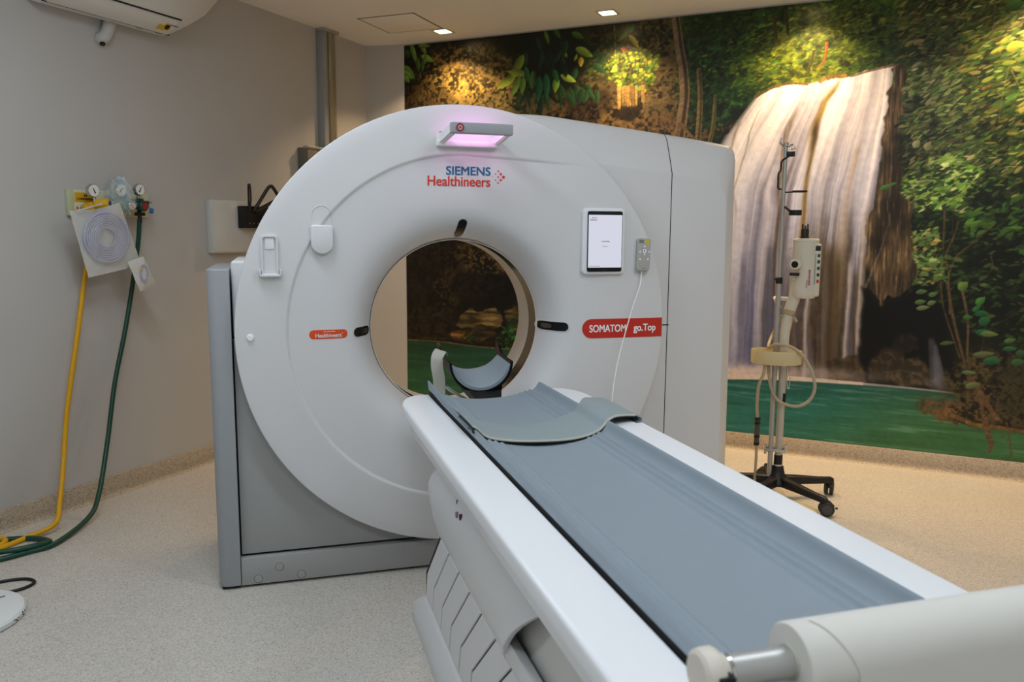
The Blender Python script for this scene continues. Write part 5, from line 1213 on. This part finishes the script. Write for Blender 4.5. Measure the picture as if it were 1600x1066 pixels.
# --- aluminium cable trunking and the metal box under it
tk = Thing('cable_trunking', 'vertical aluminium cable trunking rising from a metal box to the ceiling', 'trunking', lw(2.42, 0, 1.9), WRZ, True)
for x0, x1, d, m in ((-.082, -.036, .060, M_bluegrey), (-.034, .034, .072, mat('trunking_brass', (168, 158, 130), .35, metal=.7)), (.036, .062, .050, M_alu)):
    bm = NB(); box(bm, x0, x1, -d, 0, .02, CEIL-1.9, .002); rib_ = tk.part('duct', bm, m)
for x in (-.018, 0., .018):
    bm = NB(); box(bm, x-.002, x+.002, -.0745, -.071, .02, CEIL-1.9); tk.part('rib', bm, M_alu)
bm = NB(); box(bm, -.088, .068, -.080, 0, CEIL-1.9-.022, CEIL-1.9, .002); tk.part('end_collar', bm, M_alu)
bx = Thing('metal_junction_box', 'grey metal junction box on the wall behind the scanner top', 'junction box', lw(2.42, 0, 1.45), WRZ, True)
bm = NB(); box(bm, -.30, .16, -.085, 0, 0, .46, .004); bxb = bx.part('body', bm, mat('box_grey', (120, 116, 108), .45, metal=.4))
bm = NB(); box(bm, -.306, .166, -.092, -.05, .452, .470, .003); bx.part('lid', bm, M_alu)
for x in (-.06, -.03): bm = NB(); cyl(bm, (x, -.04, .468), (x, -.04, .50), .006, 10); bx.part('cable_gland', bm, M_black)

# --- white wall panel with black apron rack
wp = Thing('white_wall_panel', 'flat white wall box behind the left edge of the scanner', 'wall box', lw(1.56, 0, 1.235), WRZ, True)
bm = NB(); box(bm, -.255, .30, -.048, 0, 0, .305, .004); wp.part('body', bm, M_panelw)
bm = NB(); box(bm, -.247, .292, -.053, -.047, .008, .297, .003); wp.part('cover', bm, M_panelw)
rk = Thing('apron_rack', 'black metal rack with bent tubular hooks mounted on the white wall box', 'rack', lw(1.53, .053, 1.38), WRZ, True)
bm = NB(); box(bm, -.03, .36, -.055, 0, 0, .13, .003); rkb = rk.part('back_box', bm, M_black)
for x in (.012, .045, .078):
    for z in (.028, .104):
        bm = NB(); cyl(bm, (x, -.0545, z), (x, -.058, z), .0035, 10); rk.part('bolt', bm, M_inkgrey, rkb)
M_tube = mat('rack_tube', (52, 48, 44), .32, metal=.5)
bm = NB(); tube(bm, [(.012, -.055, .10), (.008, -.060, .16), (.004, -.064, .225), (-.004, -.072, .244), (-.018, -.086, .250), (-.034, -.102, .240), (-.044, -.112, .205), (-.050, -.118, .150)], .0105, 12, 6); hk = rk.part('hook_tube', bm, M_tube)
bm = NB(); tube(bm, [(.045, -.055, .10), (.07, -.075, .15), (.12, -.10, .235), (.135, -.11, .250), (.150, -.115, .246), (.20, -.12, .185), (.24, -.12, .13)], .0105, 12, 6); rk.part('hook_tube', bm, M_tube)
bm = NB(); tube(bm, [(.06, -.055, .10), (.11, -.08, .13), (.17, -.11, .165), (.22, -.13, .19)], .0105, 12, 6); rk.part('hook_tube', bm, M_tube)

# --- medical gas outlet plate with regulators
gp = Thing('gas_outlet_plate', 'cream medical gas outlet plate with yellow label on the left wall', 'gas outlet', lw(.43, 0, 1.43), WRZ, True)
bm = NB(); box(bm, 0, .46, -.022, 0, 0, .125, .006, 3); gpb = gp.part('plate', bm, mat('plate_cream', (206, 202, 172), .45))
bm = NB(); box(bm, -.0005, .030, -.0235, -.001, .0, .125, .003); gp.part('plate_end', bm, mat('plate_green', (186, 190, 150), .5))
def sign(x0, x1, z0, z1, m, lines, ink):
    bm = NB(); box(bm, x0, x1, -.0240, -.021, z0, z1, .0008); lab = gp.part('sign', bm, m, gpb)
    for s, w, h, z in lines:
        t_ = fit(s, w, h, .003); t_.transform(front((x0+x1)/2, -.0243, z)); gp.part('sign_lettering', t_, ink, lab, smooth=False)
sign(.034, .150, .066, .112, mat('sign_yellow', (204, 156, 10), .5), (('AR', .022, .012, .098), ('COMPRIMIDO', .095, .011, .081)), M_inkblack)
sign(.225, .320, .060, .100, mat('sign_greenish', (150, 176, 160), .5), (), M_inkblack)
for x in (.075, .27): bm = NB(); cyl(bm, (x, -.021, .040), (x, -.040, .040), .017, 20, .002); gp.part('outlet_socket', bm, M_chrome)
t_ = marks_bm(.012, .016, 2, 4); t_.transform(front(.047, -.0226, .040)); gp.part('socket_mark', t_, M_logored, smooth=False)

M_dial = mat('gauge_face', (226, 226, 220), .4); M_clear = mat('clear_plastic', (214, 228, 226), .12, alpha=.34, spec=.6)
def gauge(t, x, y, z, r, ang):
    bm = NB(); Mx = front(x, y, z); lathe(bm, [(0, -.016), (r*.96, -.016), (r, -.012), (r, .004), (r*.93, .007), (r*.88, .004), (0, .0035)], 28, Mx); g = t.part('gauge_case', bm, M_chrome)
    bm = NB(); prism(bm, circle(r*.87, 28), 0, .0012, 0, 1, front(x, y-.0036, z)); f_ = t.part('gauge_face', bm, M_dial, g)
    bm = NB(); ca, sa = math.cos(ang), math.sin(ang); L_ = r*.45; w = r*.10
    prism(bm, [(-L_*ca-w*sa, -L_*sa+w*ca), (-L_*ca+w*sa, -L_*sa-w*ca), (L_*ca+w*sa*.5, L_*sa-w*ca*.5), (L_*ca-w*sa*.5, L_*sa+w*ca*.5)], 0, .0008, 0, 1, front(x, y-.0056, z)); t.part('gauge_needle', bm, M_inkblack, g)
ry = Thing('air_regulator', 'yellow compressed air regulator with round gauge on the gas plate', 'regulator', lw(.43, 0, 1.45), WRZ, True)
M_yreg = mat('regulator_yellow', (208, 160, 16), .4)
bm = NB(); cyl(bm, (.075, -.040, .020), (.075, -.075, .020), .021, 20, .004); box(bm, .058, .100, -.100, -.070, .0, .044, .006); ry.part('body', bm, M_yreg)
bm = NB(); cyl(bm, (.088, -.090, .040), (.088, -.090, .075), .006, 12); ry.part('gauge_stem', bm, M_chrome); gauge(ry, .078, -.100, .100, .032, 2.0)
bm = NB(); cyl(bm, (.090, -.095, .036), (.124, -.150, .040), .024, 24, .004); kb = ry.part('knob', bm, M_yreg)
bm = NB(); cyl(bm, (.1235, -.149, .040), (.1250, -.152, .040), .013, 20); ry.part('knob_badge', bm, mat('badge_blue', (40, 60, 130), .4), kb)
bm = NB(); cyl(bm, (.075, -.075, .004), (.075, -.075, -.030), .009, 12); ry.part('hose_tail', bm, M_chrome)
ro = Thing('oxygen_regulator', 'dark green oxygen regulator with round gauge at the right of the gas plate', 'regulator', lw(.79, 0, 1.43), WRZ, True)
bm = NB(); cyl(bm, (-.03, -.02, .06), (-.01, -.08, .06), .019, 18, .003); box(bm, -.040, .010, -.100, -.060, .040, .094, .008); ro.part('body', bm, M_green)
bm = NB(); cyl(bm, (-.014, -.09, .055), (-.014, -.128, .055), .026, 24, .004); kb = ro.part('knob', bm, M_green)
bm = NB(); cyl(bm, (-.014, -.127, .055), (-.014, -.130, .055), .017, 20); ro.part('knob_disc', bm, mat('knob_red', (150, 40, 30), .4), kb)
bm = NB(); cyl(bm, (.006, -.08, .070), (.048, -.08, .074), .011, 14, .002); ro.part('outlet', bm, M_green)
bm = NB(); cyl(bm, (.048, -.08, .074), (.066, -.08, .076), .008, 14, .001); ro.part('outlet_tip', bm, M_chrome)
bm = NB(); cyl(bm, (-.012, -.08, .09), (-.012, -.08, .112), .006, 12); ro.part('gauge_stem', bm, M_chrome); gauge(ro, -.012, -.094, .138, .030, 1.1)
bm = NB(); box(bm, -.030, .012, -.100, -.066, .006, .024, .004); cyl(bm, (-.010, -.082, .04), (-.010, -.082, -.03), .010, 14); ro.part('hose_valve', bm, M_black)
bm = NB(); cyl(bm, (.060, -.075, .036), (.075, -.085, .030), .014, 16, .003); tube(bm, [(.045, -.08, .070), (.052, -.085, .05), (.062, -.078, .036)], .002, 6, 5); ro.part('blue_cap', bm, mat('cap_blue', (40, 110, 170), .4))
rv = Thing('vacuum_regulator', 'pale green regulator with gauge under clear plastic wrap between the other two regulators', 'regulator', lw(.66, 0, 1.43), WRZ, True)
M_pale = mat('regulator_pale_green', (120, 156, 146), .4)
bm = NB(); cyl(bm, (.01, -.02, .05), (.01, -.09, .05), .022, 18, .003); box(bm, -.05, .07, -.095, -.055, .028, .080, .010); rv.part('body', bm, M_pale); gauge(rv, .004, -.095, .130, .033, .9)
bm = NB(); cyl(bm, (.055, -.09, .055), (.055, -.115, .055), .022, 20, .003); rv.part('knob', bm, M_chrome)
bm = NB(); cyl(bm, (.05, -.07, .08), (.03, -.06, .185), .016, 16, .003); rv.part('flask_neck', bm, mat('flask_blue', (110, 160, 200), .3))
# the wrap: a crumpled clear bag
bm = NB(); bmesh.ops.create_icosphere(bm, subdivisions=4, radius=1.)
for v in bm.verts:
    p = v.co.copy(); k = 1+.10*math.sin(p.x*9+p.z*5)*math.cos(p.y*7)+.07*math.sin(p.z*17+p.x*11)
    v.co = Vector((.022+p.x*.078*k*(1-.35*p.z), -.075+p.y*.050*k, .100+p.z*.095*k))
rv.part('plastic_wrap', bm, M_clear, label='clear crumpled plastic wrap')

# --- packed suction tubing hanging on the outlets
pk = Thing('tubing_pack', 'clear plastic pack of coiled tubing hanging below the regulators', 'tubing pack', lw(.60, .165, 1.13), WRZ, True)
# corners measured on the wall, moved forward with the pack
def pc(s, z): return ((s-.60)*.925-.092, (1.364-(1.364-z)*.975)-1.13)
TL, TR, BR, BL = pc(.404, 1.452), pc(.695, 1.500), pc(.812, 1.185), pc(.487, 1.134)
M_bag = mat('pack_film', (216, 216, 212), .22, alpha=.62, spec=.6); M_coil = mat('coil_lilac', (188, 188, 212), .15, alpha=.80, spec=.7)
def quad(u, v):
    x = (TL[0]*(1-u)+TR[0]*u)*(1-v)+(BL[0]*(1-u)+BR[0]*u)*v; z = (TL[1]*(1-u)+TR[1]*u)*(1-v)+(BL[1]*(1-u)+BR[1]*u)*v; return x, z
def film(d, amp, seed):
    rows = []
    for j in range(19):
        row = []
        for i in range(19):
            u, v = i/18, j/18; x, z = quad(u, v)
            e = min(u, 1-u, v, 1-v)*2; y = -d*sst(0, .35, e)+amp*math.sin(u*23+seed)*math.cos(v*17+seed*2)*sst(0, .1, e)+amp*.8*math.sin((u+v)*31+seed)
            row.append((x, y, z-.012*math.sin(u*PI)*(1-v)))
        rows.append(row)
    bm = NB(); grid(bm, rows); bmesh.ops.recalc_face_normals(bm, faces=bm.faces); return bm
pk.part('back_film', film(-.006, .0012, 1.), mat('pack_paper', (206, 204, 196), .6)); 
cx0, cz0 = quad(.50, .47)
for k in range(7):
    bm = NB(); r = .050+.0118*k; tube(bm, [(cx0+r*math.cos(t), -.014-.002*math.sin(3*t+k), cz0+r*.96*math.sin(t)) for t in np.linspace(0, 2*PI, 49)], .0054, 8, 1, smooth=False, caps=False); pk.part('tube_coil', bm, M_coil)
pk.part('front_film', film(.022, .0034, 3.), mat('film_clear', (226, 228, 228), .14, alpha=.30, spec=.8, bump=.9, bscale=22))
bm = NB(); tube(bm, [quad(.08, .02)[:1]+(-.02,)+quad(.08, .02)[1:], quad(.35, .0)[:1]+(-.026,)+(quad(.35, .0)[1]+.004,), quad(.6, .0)[:1]+(-.02,)+(quad(.6, .0)[1]+.01,)], .004, 8, 6); pk.part('hanging_fold', bm, M_bag)
# small pouch below
a, b_, c, d = pc(.701, 1.205), pc(.800, 1.230), pc(.872, 1.085), pc(.769, 1.052)
rows = []
for j in range(9):
    row = []
    for i in range(9):
        u, v = i/8, j/8; x = (a[0]*(1-u)+b_[0]*u)*(1-v)+(d[0]*(1-u)+c[0]*u)*v; z = (a[1]*(1-u)+b_[1]*u)*(1-v)+(d[1]*(1-u)+c[1]*u)*v
        e = min(u, 1-u, v, 1-v)*2; row.append((x, -.026-.012*sst(0, .4, e)+.0015*math.sin(u*19+v*13), z))
    rows.append(row)
bm = NB(); grid(bm, rows); bmesh.ops.recalc_face_normals(bm, faces=bm.faces); bmesh.ops.solidify(bm, geom=bm.faces[:], thickness=-.004); pk.part('small_pouch', bm, mat('pack_paper', (206, 204, 196), .6))
px = (a[0]+b_[0]+c[0]+d[0])/4; pz = (a[1]+b_[1]+c[1]+d[1])/4
bm = NB()
for k in range(3): tube(bm, [(px+(.020+.006*k)*math.cos(t)*.8, -.042, pz+(.032+.006*k)*math.sin(t)) for t in np.linspace(0, 2*PI, 33)], .003, 8, 1, smooth=False, caps=False)
pk.part('mask_ring', bm, M_coil)
bm = NB(); box(bm, px-.022, px-.010, -.046, -.040, pz+.012, pz+.026, .002); pk.part('connector', bm, mat('connector_yellow', (206, 176, 70), .4))

# --- hoses
bm = NB(); tube(bm, [lw(.505, .075, 1.42), lw(.505, .06, 1.30), lw(.487, .035, 1.16), lw(.412, .045, .85), lw(.328, .055, .51), lw(.27, .09, .30), lw(.185, .16, .115), lw(.11, .22, .04), Vector((-1.80, .80, .014)), Vector((-1.88, .70, .012)), Vector((-1.98, .64, .012)), Vector((-2.06, .66, .012)), Vector((-2.05, .76, .012)), Vector((-1.97, .81, .016)), Vector((-1.90, .80, .020)), Vector((-1.87, .755, .020)), Vector((-1.90, .69, .018)), Vector((-2.0, .62, .016))], .0115, 12, 8)
one('yellow_hose', 'yellow compressed air hose hanging from the outlet and coiling on the floor', 'hose', bm, M_yellow, lw(.505, .06, 0), WRZ)
bm = NB(); tube(bm, [lw(.780, .080, 1.42), lw(.776, .065, 1.30), lw(.745, .040, 1.068), lw(.680, .045, .84), lw(.592, .060, .591), lw(.50, .10, .32), lw(.365, .19, .100), lw(.25, .26, .030), Vector((-1.66, .70, .013)), Vector((-1.75, .625, .012)), Vector((-1.86, .56, .012)), Vector((-1.98, .55, .012)), Vector((-2.06, .62, .030)), Vector((-2.02, .74, .030)), Vector((-1.90, .80, .014)), Vector((-1.78, .79, .013)), Vector((-1.695, .73, .016)), Vector((-1.70, .66, .030)), Vector((-1.80, .60, .034)), Vector((-1.93, .58, .034)), Vector((-2.05, .55, .02))], .0115, 12, 8)
one('green_hose', 'dark green oxygen hose hanging from the outlet and coiling on the floor', 'hose', bm, M_green, lw(.78, .06, 0), WRZ)

# --- things at the lower left edge: a black cable loop and the round white foot of a floor stand
bm = NB(); tube(bm, [(-2.05, .18, .006), (-1.90, .265, .006), (-1.78, .335, .006), (-1.69, .345, .006), (-1.645, .305, .006), (-1.665, .255, .006), (-1.74, .215, .006), (-1.85, .165, .006), (-2.0, .09, .006)], .0062, 10, 8)
one('black_cable', 'thin black cable looping on the floor at the lower left', 'cable', bm, M_black, (-1.75, .25, 0))
fs_ = Thing('floor_stand', 'worn round white foot of a floor stand at the lower left edge', 'stand base', (-1.815, .02, 0))
M_chip = mat('chip_dark', (40, 36, 34), .8)
bm = NB(); lathe(bm, [(0, 0), (.200, 0), (.208, .004), (.210, .020), (.204, .029), (.185, .033), (.03, .036), (0, .036)], 56, Matrix.Translation((-1.815, .02, 0))); fb = fs_.part('foot', bm, mat('foot_white', (220, 222, 220), .4, var=.03))
rg = np.random.default_rng(3)
for k in range(14):
    a = math.radians(-75+rg.random()*85); w = .0015+.0035*rg.random(); h = .001+.0025*rg.random(); z = .006+.016*rg.random()
    Mx = Matrix.Translation((-1.815, .02, z)) @ Matrix.Rotation(a, 4, 'Z'); bm = NB(); box(bm, .2065, .2103, -w, w, -h, h, 0, 1, Mx); fs_.part('paint_chip', bm, M_chip, fb)
bm = NB(); prism(bm, rrect(.058, .010, .003, 3), 0, .0006, 0, 1, Matrix.Translation((-1.72, .115, .0345)) @ Matrix.Rotation(.5, 4, 'Z')); fs_.part('slot_mark', bm, mat('slot_grey', (96, 100, 102), .6), fb)
bm = NB(); cyl(bm, (-1.93, -.02, .03), (-1.93, -.02, 1.10), .016, 18); fs_.part('pole', bm, M_chrome)
bm = NB(); lathe(bm, [(0, .03), (.04, .034), (.034, .05), (.02, .07), (0, .07)], 24, Matrix.Translation((-1.93, -.02, 0))); fs_.part('pole_socket', bm, M_panelw)
